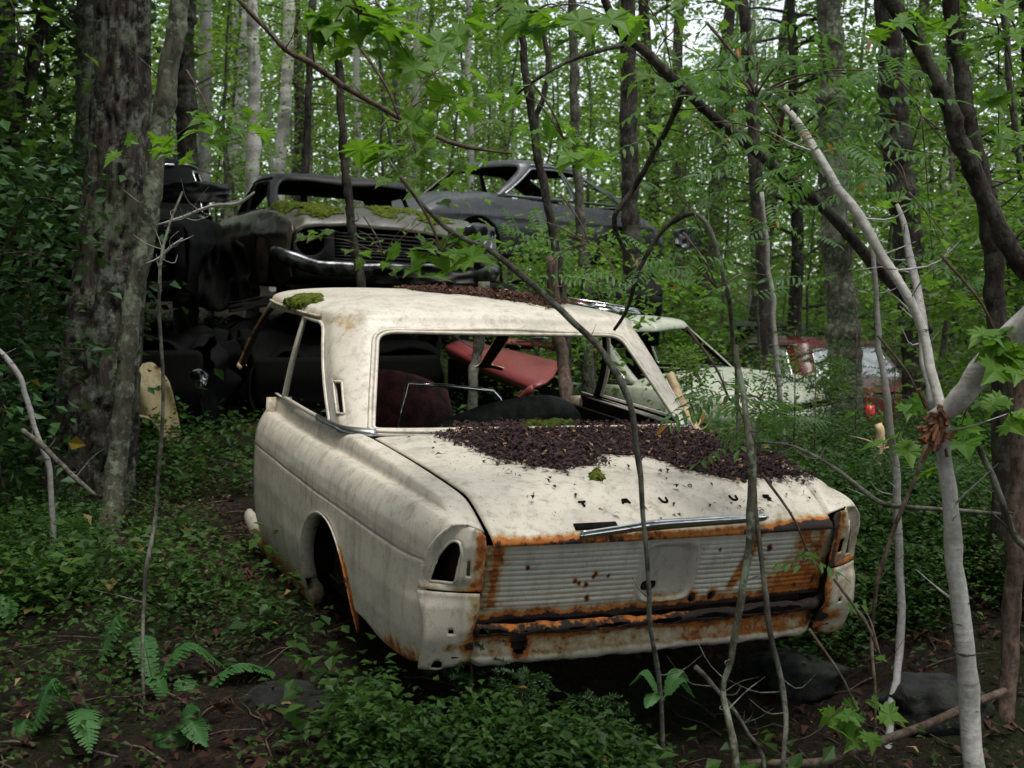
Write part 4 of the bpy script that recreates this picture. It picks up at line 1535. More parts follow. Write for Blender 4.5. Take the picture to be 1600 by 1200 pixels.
T_['mid1'] = stem("straight_pine", "straight grey-brown trunk rising behind the grey fastback", "tree",
                  [(980, -20, 12), (983, 200, 12), (985, 340, 12), (990, 480, 12), (995, 560, 12)], [22.4, 25.1, 26.4, 27.7, 30.4], M['bark_dark'], ns=12, out=True)
T_['r1'] = stem("rough_tree", "dark rough trunk behind the forked birch stems", "tree",
                [(1380, -20, 9.5), (1392, 100, 9.5), (1402, 230, 9.5), (1420, 380, 9.5), (1432, 560, 9.5)], [34, 38, 44, 44, 46], M['bark_dark'], ns=12, out=True)
T_['r2'] = stem("straight_tree", "dark straight trunk left of the mossy double trunk", "tree",
                [(1160, -20, 11), (1172, 140, 11), (1182, 300, 11), (1192, 420, 11), (1200, 560, 11)], [14.9, 17.4, 18.6, 18.6, 19.8], M['bark_dark'], ns=10, out=True)
T_['cross1'] = stem("dark_sapling", "dark trunk slanting down to the right edge, crossing its neighbour", "tree",
                    [(1378, -20, 4.7), (1420, 45, 4.7), (1457, 110, 4.7), (1485, 180, 4.7), (1513, 245, 4.7), (1548, 330, 4.7), (1590, 410, 4.7), (1650, 520, 4.7)], [20, 22, 24, 26, 28, 28, 28, 30], M['bark_dark'], out=True)
T_['cross2'] = stem("dark_tree", "upright dark trunk crossed by the slanting one near the right edge", "tree",
                    [(1484, -20, 5.0), (1494, 70, 5.0), (1507, 150, 5.0), (1522, 230, 5.0), (1540, 310, 5.0), (1552, 400, 5.0), (1560, 520, 5.0), (1570, 680, 5.0)], [22, 24, 26, 28, 30, 30, 32, 34], M['bark_dark'], out=True)
T_['edge'] = stem("brown_tree", "reddish-brown trunk at the bottom right edge", "tree",
                  [(1596, 560, 4.3), (1592, 700, 4.3), (1588, 850, 4.3), (1580, 1000, 4.3), (1574, 1180, 4.2)], [20, 24, 26, 28, 30], M['bark_brown'])
# the broken white birch
T_['birch'] = stem("broken_birch", "white birch trunk snapped off at a torn brown stump", "tree",
                   [(1468, 640, 3.5), (1473, 700, 3.5), (1486, 790, 3.5), (1498, 890, 3.5), (1508, 1000, 3.5), (1518, 1110, 3.5), (1526, 1220, 3.5)], [19.8, 22.4, 23.8, 26.4, 29.0, 30.4, 33.0], M['birch'], ns=14, rough=.08)
b_ = T_['birch'][0]
branch(b_, [(1456, 655, 3.5), (1492, 628, 3.46), (1525, 590, 3.42), (1560, 550, 3.38), (1620, 480, 3.3), (1700, 380, 3.2)], [26, 34, 36, 36, 35, 33], M['birch'], "snapped_trunk", 12)
mb = Mesh()
for i in range(46):
    x, y = RNG.normal(1466, 11), RNG.normal(664, 13)
    p = at(x, y, 3.46 + RNG.normal(0, .02))
    d = np.array([RNG.normal(-.012, .014), RNG.normal(-.01, .01), RNG.normal(-.015, .03)])
    mb.add(*tube(np.array([p, p + d]), RNG.uniform(.004, .009), 5))
o = mb.build("torn_bark", M['torn_bark'], b_, smooth=False)
for v in o.data.vertices: v.co = v.co - b_.location
T_['arch'] = stem("leaning_birch", "pale thin birch stem arching up to the left above the broken birch", "tree",
                  [(1180, 135, 3.9), (1215, 158, 3.85), (1252, 205, 3.8), (1300, 280, 3.75), (1345, 335, 3.7), (1385, 405, 3.65), (1415, 460, 3.6), (1440, 520, 3.6), (1458, 590, 3.55), (1470, 650, 3.52)], [7.9, 11.2, 13.2, 13.9, 14.5, 14.5, 13.9, 14.5, 15.8, 17.2], M['birch'], ground=False)
stem("birch_pole", "pale upright birch stem with a knot, meeting the arching stem", "tree",
     [(1402, 320, 4.2), (1414, 360, 4.15), (1424, 420, 4.1), (1436, 480, 4.0), (1445, 540, 3.9), (1452, 640, 3.8)], [6.3, 10.5, 12.6, 14.0, 14.0, 14.0], M['birch_far'], ground=False)
# dark boughs and thin arching stems in front
T_['bough'] = stem("dark_bough", "long dark bough sloping down to the right across the upper right", "bough",
                   [(935, -20, 4.6), (968, 40, 4.6), (1010, 85, 4.6), (1075, 145, 4.65), (1150, 212, 4.7), (1215, 265, 4.75), (1275, 312, 4.8), (1330, 372, 4.9), (1390, 440, 5), (1450, 520, 5.1)], [12, 14, 15, 16, 17, 18, 18, 18, 17, 16], M['bark_dark'], ground=False)
branch(T_['bough'][0], [(985, 68, 4.6), (940, 78, 4.5), (890, 95, 4.45), (845, 120, 4.4), (805, 150, 4.4)], [8, 7, 6, 5, 3], M['bark_dark'])
branch(T_['bough'][0], [(1205, 255, 4.75), (1220, 200, 4.6), (1230, 165, 4.5), (1262, 140, 4.4)], [8, 6, 6, 4], M['torn_bark'])
stem("dark_twig", "dark thin branch slanting from the bough down to the cream roof", "branch",
     [(1068, 140, 4.4), (1045, 195, 4.5), (1020, 240, 4.55), (990, 295, 4.6), (960, 345, 4.6), (980, 400, 5)], [9, 9, 9, 8, 8, 5], M['bark_dark'], ground=False)
stem("bent_twig", "dark bent twig touching the right end of the cream roof", "branch",
     [(960, 515, 5.0), (980, 480, 4.9), (1000, 420, 4.9), (1030, 365, 4.9), (1062, 340, 4.9), (1085, 333, 4.9)], [5, 6, 6, 7, 8, 8], M['bark_dark'], ground=False)
T_['over'] = stem("arching_sapling", "thin grey sapling arching over the boot lid and across the number plate recess", "sapling",
                  [(598, 235, 3.9), (636, 292, 3.8), (690, 350, 3.7), (728, 375, 3.65), (765, 392, 3.6), (830, 443, 3.5), (900, 508, 3.45), (950, 560, 3.42), (978, 615, 3.4), (990, 690, 3.4), (1003, 770, 3.4), (1009, 850, 3.4), (1013, 920, 3.42), (1020, 1000, 3.45), (1032, 1090, 3.5)], [3.3, 4.9, 6.6, 7.4, 9.0, 9.8, 10.7, 10.7, 9.8, 9.0, 8.2, 8.2, 7.4, 7.4, 7.4], M['bark_grey'])
stem("pink_branch", "long bare pinkish branch crossing the upper left", "branch",
     [(365, -10, 4.2), (400, 30, 4.2), (432, 62, 4.2), (452, 82, 4.2), (490, 100, 4.2), (540, 135, 4.25), (600, 170, 4.3), (660, 203, 4.35), (720, 228, 4.4), (800, 240, 4.4)], [6, 7, 8, 8, 9, 9, 8, 7, 6, 3], M['bark_brown'], ground=False)
stem("twin_sapling", "dark mottled sapling leaning left, in front of the right end of the cream boot lid", "sapling",
     [(1150, 540, 3.7), (1162, 620, 3.6), (1172, 700, 3.5), (1176, 780, 3.5), (1170, 850, 3.5), (1156, 940, 3.5), (1140, 1030, 3.5), (1128, 1075, 3.5), (1138, 1130, 3.45), (1148, 1190, 3.4)], [7.6, 9.9, 11.4, 12.9, 12.9, 11.4, 9.9, 8.4, 10.6, 12.9], M['bark_lichen'])
stem("curving_sapling", "thin grey sapling bending right below the cream boot, beside the mottled one", "sapling",
     [(1176, 660, 3.55), (1180, 760, 3.5), (1187, 850, 3.5), (1196, 930, 3.5), (1206, 1010, 3.5), (1220, 1080, 3.5), (1226, 1130, 3.45), (1222, 1195, 3.4)], [6.0, 6.8, 7.5, 8.2, 8.2, 9.0, 8.2, 7.5], M['bark_grey'])
stem("bare_pole", "thin pale bare stem between the pale green car and the maroon car", "sapling",
     [(1190, 300, 7.2), (1200, 400, 7.2), (1208, 500, 7.2), (1216, 600, 7.2), (1222, 690, 7.2)], [6.4, 7.2, 8.0, 8.0, 8.8], M['birch_far'])
stem("snag", "short pale bent dead stem with a broken tip", "dead stem",
     [(1088, 333, 5.6), (1105, 352, 5.6), (1118, 385, 5.6), (1130, 430, 5.6), (1142, 500, 5.7), (1150, 600, 5.8), (1152, 690, 5.8)], [6, 8, 8, 8, 7, 7, 7], M['bark_grey'])
stem("birch_sapling", "grey-white crooked birch sapling left of the white birch trunk", "sapling",
     [(1362, 370, 4.4), (1370, 480, 4.4), (1378, 580, 4.4), (1390, 680, 4.4), (1402, 770, 4.4), (1404, 850, 4.4), (1412, 950, 4.35), (1406, 1040, 4.3), (1392, 1110, 4.2), (1384, 1190, 4.1)], [6.6, 8.6, 9.9, 11.2, 12.5, 12.5, 13.2, 12.5, 12.5, 13.2], M['birch_far'])
stem("thin_shoot", "thin brown shoot leaning between the cream car and the birch sapling", "sapling",
     [(1448, 690, 4.0), (1420, 770, 4.0), (1392, 850, 4.0), (1370, 920, 4.0), (1360, 1000, 4.0), (1368, 1100, 3.9)], [6.0, 6.8, 6.8, 6.0, 5.2, 4.5], M['bark_brown'])
stem("leaning_pole", "thin grey pole leaning from the broken birch to the right edge", "dead stem",
     [(1505, 640, 3.7), (1530, 700, 3.7), (1555, 760, 3.7), (1580, 830, 3.7), (1625, 930, 3.7)], [7.5, 9.0, 9.8, 10.5, 11.2], M['bark_grey'])
stem("level_twig", "thin twig running level from the cream car to the birch sapling", "twig",
     [(1185, 690, 4.6), (1240, 698, 4.6), (1300, 728, 4.5), (1345, 762, 4.45), (1385, 788, 4.4), (1460, 795, 4.4), (1562, 803, 4.5)], [4, 5, 6, 7, 8, 7, 6], M['bark_grey'], ground=False)
stem("thin_sapling", "thin pale sapling standing alone in the dark undergrowth at the left", "sapling",
     [(285, 300, 4.3), (262, 360, 4.2), (250, 420, 4.1), (250, 520, 4.1), (256, 620, 4.1), (250, 720, 4.1), (243, 800, 4.1), (228, 880, 4.0), (224, 950, 4.0), (224, 1050, 3.9), (228, 1195, 3.8)], [3.2, 4.0, 4.8, 5.6, 5.6, 5.6, 5.6, 7.2, 6.4, 5.6, 5.6], M['bark_grey'])
stem("pale_twig", "forked pale dry twig reaching right from the thin sapling", "twig",
     [(228, 412, 4.2), (250, 402, 4.2), (268, 385, 4.2), (286, 372, 4.2)], [2, 4, 4, 2], M['birch_far'], ground=False)
stem("dry_twig", "long pale dry twig before the tall black wreck", "twig",
     [(245, 352, 5.5), (290, 338, 5.5), (330, 322, 5.5), (372, 318, 5.5), (398, 300, 5.5)], [3, 5, 5, 5, 3], M['birch_far'], ground=False)
stem("dead_stick", "whitish crooked dead stick at the left edge", "dead stem",
     [(-15, 535, 5.2), (20, 570, 5.2), (38, 600, 5.2), (50, 650, 5.2), (62, 690, 5.2), (78, 750, 5.2)], [7.7, 8.4, 8.4, 7.7, 7.7, 8.4], M['birch_far'])
stem("fallen_stick", "thin grey stick lying slantwise against the crooked dead stick", "dead stem",
     [(36, 672, 5.2), (70, 700, 5.1), (105, 735, 5.0), (150, 775, 4.9)], [8, 8, 7, 6], M['bark_grey'], ground=False)
stem("short_stub", "short bare stub rising from the dark ground, lower left", "dead stem",
     [(122, 1050, 3.9), (130, 1100, 3.9), (140, 1150, 3.85), (146, 1190, 3.8)], [9, 12, 13, 14], M['bark_brown'])
stem("rotten_log", "fallen dark branch lying across the bottom right corner", "log",
     [(1165, 1192, 3.6), (1240, 1192, 3.6), (1300, 1188, 3.65), (1360, 1165, 3.7), (1440, 1135, 3.8), (1510, 1105, 3.9), (1570, 1080, 4.0)], [10, 13, 14, 13, 14, 13, 12], M['bark_brown'], ground=False)
stem("prop_stick", "thin brown stick leaning in the shade under the cream car", "dead stem",
     [(1086, 1042, 3.6), (1110, 1068, 3.6), (1140, 1102, 3.55), (1168, 1145, 3.5), (1194, 1200, 3.45)], [9, 7, 6, 6, 6], M['bark_grey'])
stem("broken_stake", "short split stake with a bare wooden tip near the mossy double trunk", "stake",
     [(1372, 662, 6.5), (1373, 690, 6.5), (1374, 720, 6.5)], [12, 15, 16], M['raw_wood'])
stem("split_plank", "pale split wooden plank leaning against the right rear pillar of the cream car", "plank",
     [(1048, 585, 6.6), (1062, 620, 6.5), (1080, 665, 6.4), (1096, 700, 6.4)], [16, 18, 20, 20], M['raw_wood'], ns=4)
stem("sapling", "grey-green pole seen upright through the rear window, left of the pair", "sapling",
     [(756, 440, 8.0), (752, 520, 8.0), (746, 560, 8.0), (738, 600, 7.9)], [15.3, 16.2, 16.2, 16.2], M['bark_grey'])
stem("sapling", "brown pole seen upright through the rear window, right of the pair", "sapling",
     [(862, 400, 7.4), (868, 500, 7.4), (876, 560, 7.4), (886, 640, 7.3)], [16, 18, 20, 22], M['bark_brown'])
# slim trunks before and behind the heap
T_['s1'] = stem("thin_tree", "thin dark upright trunk in front of the mossy wreck", "tree",
                [(528, -20, 7.6), (532, 120, 7.6), (536, 240, 7.6), (545, 320, 7.6), (556, 400, 7.6), (565, 470, 7.6)], [10.9, 12.2, 12.9, 13.6, 13.6, 13.6], M['bark_dark'], out=True)
T_['s2'] = stem("forked_tree", "twisted dark double stem in front of the grey fastback", "tree",
                [(812, -20, 8.2), (818, 70, 8.2), (826, 150, 8.2), (838, 230, 8.2), (852, 300, 8.2), (866, 380, 8.2), (878, 460, 8.2), (884, 540, 8.2)], [10.4, 11.6, 12.8, 13.9, 13.9, 13.9, 13.9, 15.1], M['bark_dark'], out=True)
branch(T_['s2'][0], [(846, 40, 8.2), (858, 100, 8.2), (848, 150, 8.2), (836, 190, 8.2), (842, 250, 8.2)], [7, 8, 8, 8, 9], M['bark_dark'])
T_['s3'] = stem("slim_tree", "slim grey trunk just right of the twisted double stem", "tree",
                [(893, -20, 10), (897, 150, 10), (903, 280, 10), (910, 400, 10), (918, 500, 10)], [13.2, 14.5, 14.5, 15.8, 17.2], M['bark_grey'], out=True)
T_['s4'] = stem("spindly_tree", "spindly dark stem left of the thin upright trunk", "tree",
                [(488, -20, 12), (482, 150, 12), (476, 280, 12), (472, 400, 12)], [10, 11, 12, 12], M['bark_dark'], out=True)
T_['bi1'] = stem("birch_tree", "white birch with peeling bark rising behind the mossy windscreen", "birch",
                 [(392, -20, 12.5), (396, 90, 12.5), (397, 200, 12.5), (393, 320, 12.5), (392, 420, 12.5)], [16, 18, 20, 20, 22], M['birch'], out=True)
T_['bi2'] = stem("birch_tree", "leftmost white birch in the gap right of the thick trunk", "birch",
                 [(378, -20, 17), (376, 80, 17), (366, 200, 17), (358, 330, 17)], [22, 22, 22, 24], M['birch'], out=True)
T_['bi3'] = stem("birch_tree", "slightly bent white birch under the brightest patch of sky", "birch",
                 [(452, -20, 16), (450, 100, 16), (444, 180, 16), (436, 280, 16), (432, 360, 16)], [16, 17, 18, 18, 20], M['birch'], out=True)
T_['bi4'] = stem("birch_tree", "dark-flecked birch close beside the slender lichen trunk", "birch",
                 [(322, -20, 15), (322, 120, 15), (318, 260, 15), (316, 360, 15)], [18, 20, 20, 22], M['birch_far'], out=True)
T_['dk1'] = stem("dark_birch", "dark bent trunk between the slender lichen trunk and the birches", "tree",
                 [(296, -20, 11), (288, 60, 11), (290, 140, 11), (292, 240, 11), (288, 340, 11)], [28, 30, 30, 32, 34], M['bark_dark'], out=True)


# ------------------------------------------------------------------ woodland trees: crowns of leaf clumps on real limbs
def make_tree(kind, seed):
    """returns (trunk V,F), (crown V,Q,shade) for a tree standing at the origin"""
    rng = np.random.default_rng(seed)
    if kind == 'pole':        # tall slim birch or aspen, leaves on short side shoots
        H, r0, z0, nb, spread, per, size = rng.uniform(9, 12), rng.uniform(.045, .075), 1.2, 46, 1.1, 62, .075
    elif kind == 'sapling':
        H, r0, z0, nb, spread, per, size = rng.uniform(3.6, 5.5), rng.uniform(.018, .03), .35, 30, .75, 55, .065
    elif kind == 'canopy':    # tall, thick crown that blocks sky light, for the added trees
        H, r0, z0, nb, spread, per, size = rng.uniform(10, 12), rng.uniform(.1, .13), 2.2, 95, 2.6, 130, .11
    elif kind == 'shrub':
        H, r0, z0, nb, spread, per, size = rng.uniform(1.3, 2.0), .014, .1, 22, .65, 60, .055
    else:                      # 'broad'
        H, r0, z0, nb, spread, per, size = rng.uniform(8, 10), rng.uniform(.08, .12), 1.8, 60, 1.9, 72, .085
    size *= rng.uniform(.75, 1.45)
    k = 26
    t = np.linspace(0, 1, k)
    lean = rng.normal(0, .035, 2)
    C = np.stack([lean[0] * H * t + (fbm(t * 3, seed) - .5) * .35, lean[1] * H * t + (fbm(t * 3, seed + 9) - .5) * .35, H * t - .15], 1)
    parts = [tube(C, r0 * (1 - .8 * t) + .004, 9)]
    cs, rs, ns = [], [], []
    for i in range(nb):
        z = z0 + (H - z0) * rng.random() ** .9
        b = np.array([np.interp(z, C[:, 2], C[:, j]) for j in range(3)])
        th = rng.uniform(0, 2 * np.pi)
        L = spread * rng.uniform(.35, 1.0) * (1 - .45 * (z - z0) / (H - z0))
        e = b + np.array([math.cos(th) * L, math.sin(th) * L, L * rng.uniform(-.15, .45)])
        m_ = (b + e) / 2 + [0, 0, .08 * L]
        parts.append(tube(catmull([b, m_, e], 6), np.linspace(r0 * .22 + .002, .003, 6), 4, cap=False))
        for f in (.55, .8, 1.0):
            cs.append(b + (e - b) * f)
            rs.append(.24 + .22 * L)
            ns.append(int(per * rng.uniform(.15, .55) * (f + .2)))
    return merge(parts), cloud(cs, rs, ns, size, rng, updir=.6, odd=.006)


PROTO = {}
for kind, n_ in (('canopy', 2), ('pole', 4), ('broad', 3), ('sapling', 4), ('shrub', 3)):
    for i in range(n_):
        (V, Fs), (LV, LQ, sh) = make_tree(kind, 100 + 13 * i + len(kind))
        bark = {'pole': ('birch_far', 'bark_grey', 'birch', 'bark_dark')[i % 4], 'broad': 'bark_dark', 'canopy': 'bark_dark', 'sapling': 'bark_grey', 'shrub': 'bark_brown'}[kind]
        a = mesh_obj("trunk", V, Fs, M[bark])
        b = quads_obj("crown", LV, LQ, sh, M['leaf_birch' if kind == 'pole' else 'leaf'])
        PROTO[(kind, i)] = (a, b, a.data, b.data)


def plant(kind, i, x, y, rz, sc, name, label, cat, group, far=False):
    a, b, ad, bd = PROTO[(kind, i)]
    root = thing(name, label, cat, loc=(x, y, tz(x, y)), rz=rz, group=group)
    root.scale = (sc, sc, sc)
    for o in (a, b):
        c = o.copy()
        COL.objects.link(c)
        c.parent = root
    return root


rng = np.random.default_rng(21)
kinds_txt = {'pole': ("birch_tree", "slim leafy birch standing deep in the background wood", "birch", "slim birches in the background wood"),
             'broad': ("deciduous_tree", "dark-stemmed leafy tree deep in the background wood", "tree", "broad trees in the background wood"),
             'sapling': ("sapling_tree", "young leafy sapling between the background trunks", "sapling", "leafy saplings among the background trunks"),
             'shrub': ("leafy_shrub", "low leafy bush growing round the dumped cars", "shrub", "bushes round the dumped cars")}
used = []


def scatter(kind, n, d0, d1, pmin, pmax, mind, scale=(.85, 1.2), avoid=True):
    k, tries = 0, 0
    while k < n and tries < n * 60:
        tries += 1
        d = math.sqrt(rng.uniform(d0 ** 2, d1 ** 2))
        px = rng.uniform(pmin, pmax)
        x = (px - 800) / F_PX * d
        if any((x - u[0]) ** 2 + (d - u[1]) ** 2 < mind ** 2 for u in used):
            continue
        if kind == 'pole' and 340 < px < 490 and d < 24 and rng.random() < .6:
            continue
        used.append((x, d))
        nv = {'pole': 4, 'broad': 3, 'sapling': 4, 'shrub': 3}[kind]
        plant(kind, int(rng.integers(nv)), x, d, rng.uniform(0, 6.28), rng.uniform(*scale), *kinds_txt[kind])
        k += 1


scatter('pole', 46, 14.5, 36, -200, 1800, 1.0)
scatter('broad', 8, 17, 40, -250, 1850, 1.8)
scatter('sapling', 60, 15.0, 32, -150, 1750, .9)
for (kind, px, d, sc) in (('broad', 1090, 20, 1.25), ('broad', 1010, 22, 1.3), ('broad', 1180, 23, 1.3), ('broad', 1060, 26, 1.4), ('broad', 1400, 22, 1.3), ('sapling', -40, 8.5, 1.1), ('sapling', 40, 9.6, 1.0), ('sapling', 150, 11, 1.0), ('sapling', 1050, 15.5, .9), ('sapling', 1130, 16, 1.0), ('sapling', 1240, 17, .9), ('sapling', 1370, 16.5, 1.1), ('sapling', 1490, 10, 1.1), ('sapling', 1590, 8.5, 1.1), ('sapling', 1660, 7.0, 1.0), ('sapling', 1540, 13, 1.1),
                          ('sapling', 1440, 14.5, 1.0), ('broad', 30, 14, 1.0), ('broad', -60, 11, .9), ('broad', 1640, 13, 1.0), ('broad', 1250, 16, .95), ('broad', 1480, 16, .9), ('pole', 560, 16.5, 1), ('pole', 650, 17.5, 1), ('pole', 740, 16.5, 1.0), ('sapling', 620, 15.5, 1.0), ('sapling', 700, 16.5, 1.0), ('sapling', 470, 15.0, .9), ('sapling', 1000, 17, 1.0), ('sapling', 330, 12.5, .9)):
    x = (px - 800) / F_PX * d
    used.append((x, d))
    plant(kind, int(rng.integers(3)), x, d, rng.uniform(0, 6.28), sc, *kinds_txt[kind])
for (px, d, sc) in ((1085, 8.0, .42), (1190, 7.6, .34), (1290, 8.8, .4), (10, 9, 1.2), (60, 10.5, 1.2), (830, 9.4, .7), (940, 10.2, .9), (1500, 8.4, .9), (1560, 7.6, .9), (1620, 7.2, .9), (1060, 13, 1.1), (960, 13.8, 1.1)):
    x = (px - 800) / F_PX * d
    plant('shrub', int(rng.integers(3)), x, d, rng.uniform(0, 6.28), sc, *kinds_txt['shrub'])
# trees added out of view, beside and behind the camera, to block low sky light
rng = np.random.default_rng(77)
for i in range(84):
    ang = R(rng.uniform(34, 326)) if i < 60 else R(rng.uniform(200, 322))
    d = rng.uniform(5.5, 15)
    x, y = math.sin(ang) * d, 2.5 + math.cos(ang) * d
    if y > 5 and abs(x) < .5 * y:
        continue
    if x > 0 and y > 1 and x + y < 15:      # gap left on the right to let light in
        continue
    plant('canopy' if i % 4 else 'sapling', int(rng.integers(2)), x, y, rng.uniform(0, 6.28), rng.uniform(1.0, 1.3), "deciduous_tree", "leafy tree added out of view to shade the clearing round the dumped cars", "tree", "trees added out of view to shade the clearing")
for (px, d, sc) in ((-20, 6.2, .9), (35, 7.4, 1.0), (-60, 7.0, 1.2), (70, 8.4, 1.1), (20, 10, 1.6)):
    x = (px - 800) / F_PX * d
    o = plant('shrub', int(rng.integers(3)), x, d, rng.uniform(0, 6.28), sc, "shade_toned_shrub", "bush with deep shade put into its leaf colour, left of the thick trunk", "shrub", "shade-coloured bushes left of the thick trunk")
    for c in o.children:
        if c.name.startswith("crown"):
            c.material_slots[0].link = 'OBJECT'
            c.material_slots[0].material = M['needle']  # darker green swapped in so these crowns look deeply shaded
for (a, b, ad, bd) in PROTO.values():
    bpy.data.objects.remove(a)
    bpy.data.objects.remove(b)

# the far wood that reads as one mass
rng = np.random.default_rng(5)
cs, rs, ns = [], [], []
for i in range(3000):
    d = rng.uniform(30, 62)
    px = rng.uniform(-500, 2100)
    x = (px - 800) / F_PX * d
    z = tz(x, d) + rng.uniform(0, 1) ** 1.6 * (2.6 + d * .112) * (.78 + .62 * float(fbm(px * .006, 2.0)))
    cs.append(np.array([x, d, z]))
    rs.append(rng.uniform(.8, 1.8))
    ns.append(70)
V, Q, sh = cloud(cs, rs, ns, .19, rng, updir=.35)
fw = quads_obj("distant_wood", V, Q, sh, M['leaf_far'])
tag(fw, "hazy green mass of leaves beyond the last separate trunks", "wood", kind='stuff')

# ------------------------------------------------------------------ bilberry carpet
rng = np.random.default_rng(11)
N = 60000
d = np.sqrt(rng.uniform(2.6 ** 2, 13 ** 2, N))
px = rng.uniform(-150, 1750, N)
x = (px - 800) / F_PX * d
wgt = sstep(.42, .60, fbm(x * 1.3 + 4, d * 1.3, 1.0)) * .94 + .06
t_ = x / d
wgt *= np.where((t_ > .18) & (d > 4.7), 2.2, np.where(t_ < -.1, .36, .7))
wgt *= np.where((t_ > -.02) & (d > 3.75) & (d < 4.9), .10, 1.0)
P4 = np.stack([x, d, terrain(x, d)], 1)
q = to_car(P4)
under = (np.abs(q[:, 0]) < .9) & (q[:, 1] > -.25) & (q[:, 1] < 3.6)
wgt[under] = 0
wgt *= np.where((t_ < -.08) & (t_ > -.26) & (d < 4.1) & (d > 3.4), .25, 1.0)
sel = rng.random(N) < wgt * np.interp(d, [2.6, 5, 8, 13], [.55, .75, .55, .35])
P4 = P4[sel]
ex = []
for (a0, a1, d0, d1, k) in ((1285, 1720, 4.75, 8.5, 9000), (545, 1010, 3.25, 3.85, 1500), (1230, 1330, 4.6, 5.2, 500), (-40, 130, 4.8, 7.0, 900)):
    dd = np.sqrt(rng.uniform(d0 ** 2, d1 ** 2, k))
    xx = (rng.uniform(a0, a1, k) - 800) / F_PX * dd
    ok = rng.random(k) < sstep(.30, .52, fbm(xx * 2.1 + 7, dd * 2.1, 2.0)) + .15
    ex.append(np.stack([xx, dd, terrain(xx, dd)], 1)[ok])
P4 = np.concatenate([P4] + ex)
q = to_car(P4)
P4 = P4[~((np.abs(q[:, 0]) < .86) & (q[:, 1] > -.1) & (q[:, 1] < 3.6))]
n = len(P4)
m = 13
hgt = rng.uniform(.06, .22, n) * np.where((P4[:, 0] / P4[:, 1] > .18) & (P4[:, 1] > 4.7), 1.5, 1.0)
base = np.repeat(P4, m, 0)
tt = rng.random(n * m) ** .7
off = rng.normal(0, 1, (n * m, 3)) * np.array([.055, .055, .02])
pos = base + off + np.stack([0 * tt, 0 * tt, np.repeat(hgt, m) * tt], 1)
V, Q = leaf_quads(pos, .029, rng, updir=.7, wid=.62, droop=-.1)
sh = np.clip(np.repeat(rng.uniform(.1, .9, n), m) + rng.normal(0, .15, n * m), 0, .95)
sh[rng.random(n * m) < .004] = .99
ob = quads_obj("bilberry_carpet", V, Q, sh, M['bilberry'])
tag(ob, "low green bilberry plants carpeting the forest floor", "ground cover", kind='stuff')

N = 2600
dd = np.sqrt(rng.uniform(3.2 ** 2, 8.5 ** 2, N))
xx = (rng.uniform(-80, 1680, N) - 800) / F_PX * dd
P5 = np.stack([xx, dd, terrain(xx, dd)], 1)
q = to_car(P5)
P5 = P5[~((np.abs(q[:, 0]) < .9) & (q[:, 1] > -.3) & (q[:, 1] < 3.6)) & (fbm(xx * .8 + 30, dd * .8, 6.0) > .47)]
n, m = len(P5), 7
pos = np.repeat(P5, m, 0) + rng.normal(0, 1, (n * m, 3)) * [.05, .05, .01] + np.stack([np.zeros(n * m), np.zeros(n * m), rng.uniform(.04, .26, n * m)], 1)
V, Q = leaf_quads(pos, .055, rng, updir=.8, wid=.7, droop=0)
sh = np.clip(np.repeat(rng.uniform(.2, 1, n), m) + rng.normal(0, .12, n * m), 0, .95)
sh[rng.random(n * m) < .02] = .99
ob = quads_obj("woodland_herbs", V, Q, sh, M['bilberry'])
tag(ob, "scattered broad-leaved herbs standing above the bilberry plants", "herbs", kind='stuff')

# ------------------------------------------------------------------ leaf litter
def litter(pos, rng, s0=.03, s1=.05, w0=.12, w1=.5):
    n = len(pos)
    big = rng.random(n) < .02
    V, Q = leaf_quads(pos, s1 * np.where(big, 1.6, 1.0), rng, updir=.8, wid=.45, droop=0, fold=.25)
    V = V.reshape(n, 4, 3)
    thin = (rng.random(n) < .68) & ~big
    c = V.mean(1, keepdims=True)
    ax_ = V[:, 2] - V[:, 0]
    sc = rng.uniform(.15, .3, n)[:, None]
    for j in (1, 3):
        mid = (V[:, 0] + V[:, 2]) / 2
        V[thin, j] = (mid + (V[:, j] - mid) * sc)[thin]
    return V.reshape(-1, 3), Q


rng = np.random.default_rng(41)
N = 26000
d = np.sqrt(rng.uniform(2.8 ** 2, 9 ** 2, N))
x = (rng.uniform(-100, 1700, N) - 800) / F_PX * d
keep = rng.random(N) < sstep(.36, .6, fbm(x * 1.1 + 20, d * 1.1, 4.0)) + .25
x, d = x[keep], d[keep]
V, Q = litter(np.stack([x, d, terrain(x, d) + .008 + .02 * rng.random(len(x))], 1), rng, s1=.045)
sh = np.clip(rng.normal(.35, .25, len(x)), 0, .95)
sh[rng.random(len(x)) < .02] = .99
o = quads_obj("fallen_leaves", V, Q, sh, M['litter_red'])
tag(o, "brown fallen leaves and needles over the dark forest floor", "leaf litter", kind='stuff')
mb = Mesh()
for i in range(420):
    dd = rng.uniform(3.0, 8.5)
    xx = (rng.uniform(-60, 1660) - 800) / F_PX * dd
    th, L = rng.uniform(0, 6.28), rng.uniform(.06, .32)
    P = np.array([[xx + math.cos(th) * L * k + rng.normal(0, .01), dd + math.sin(th) * L * k + rng.normal(0, .01), 0] for k in (0, .33, .66, 1)])
    P[:, 2] = terrain(P[:, 0], P[:, 1]) + .012
    mb.add(*tube(P, np.linspace(rng.uniform(.002, .006), .0012, 4), 4))
o = mb.build("fallen_twigs", M['bark_brown'])
tag(o, "thin fallen twigs strewn over the forest floor", "twigs", kind='stuff')


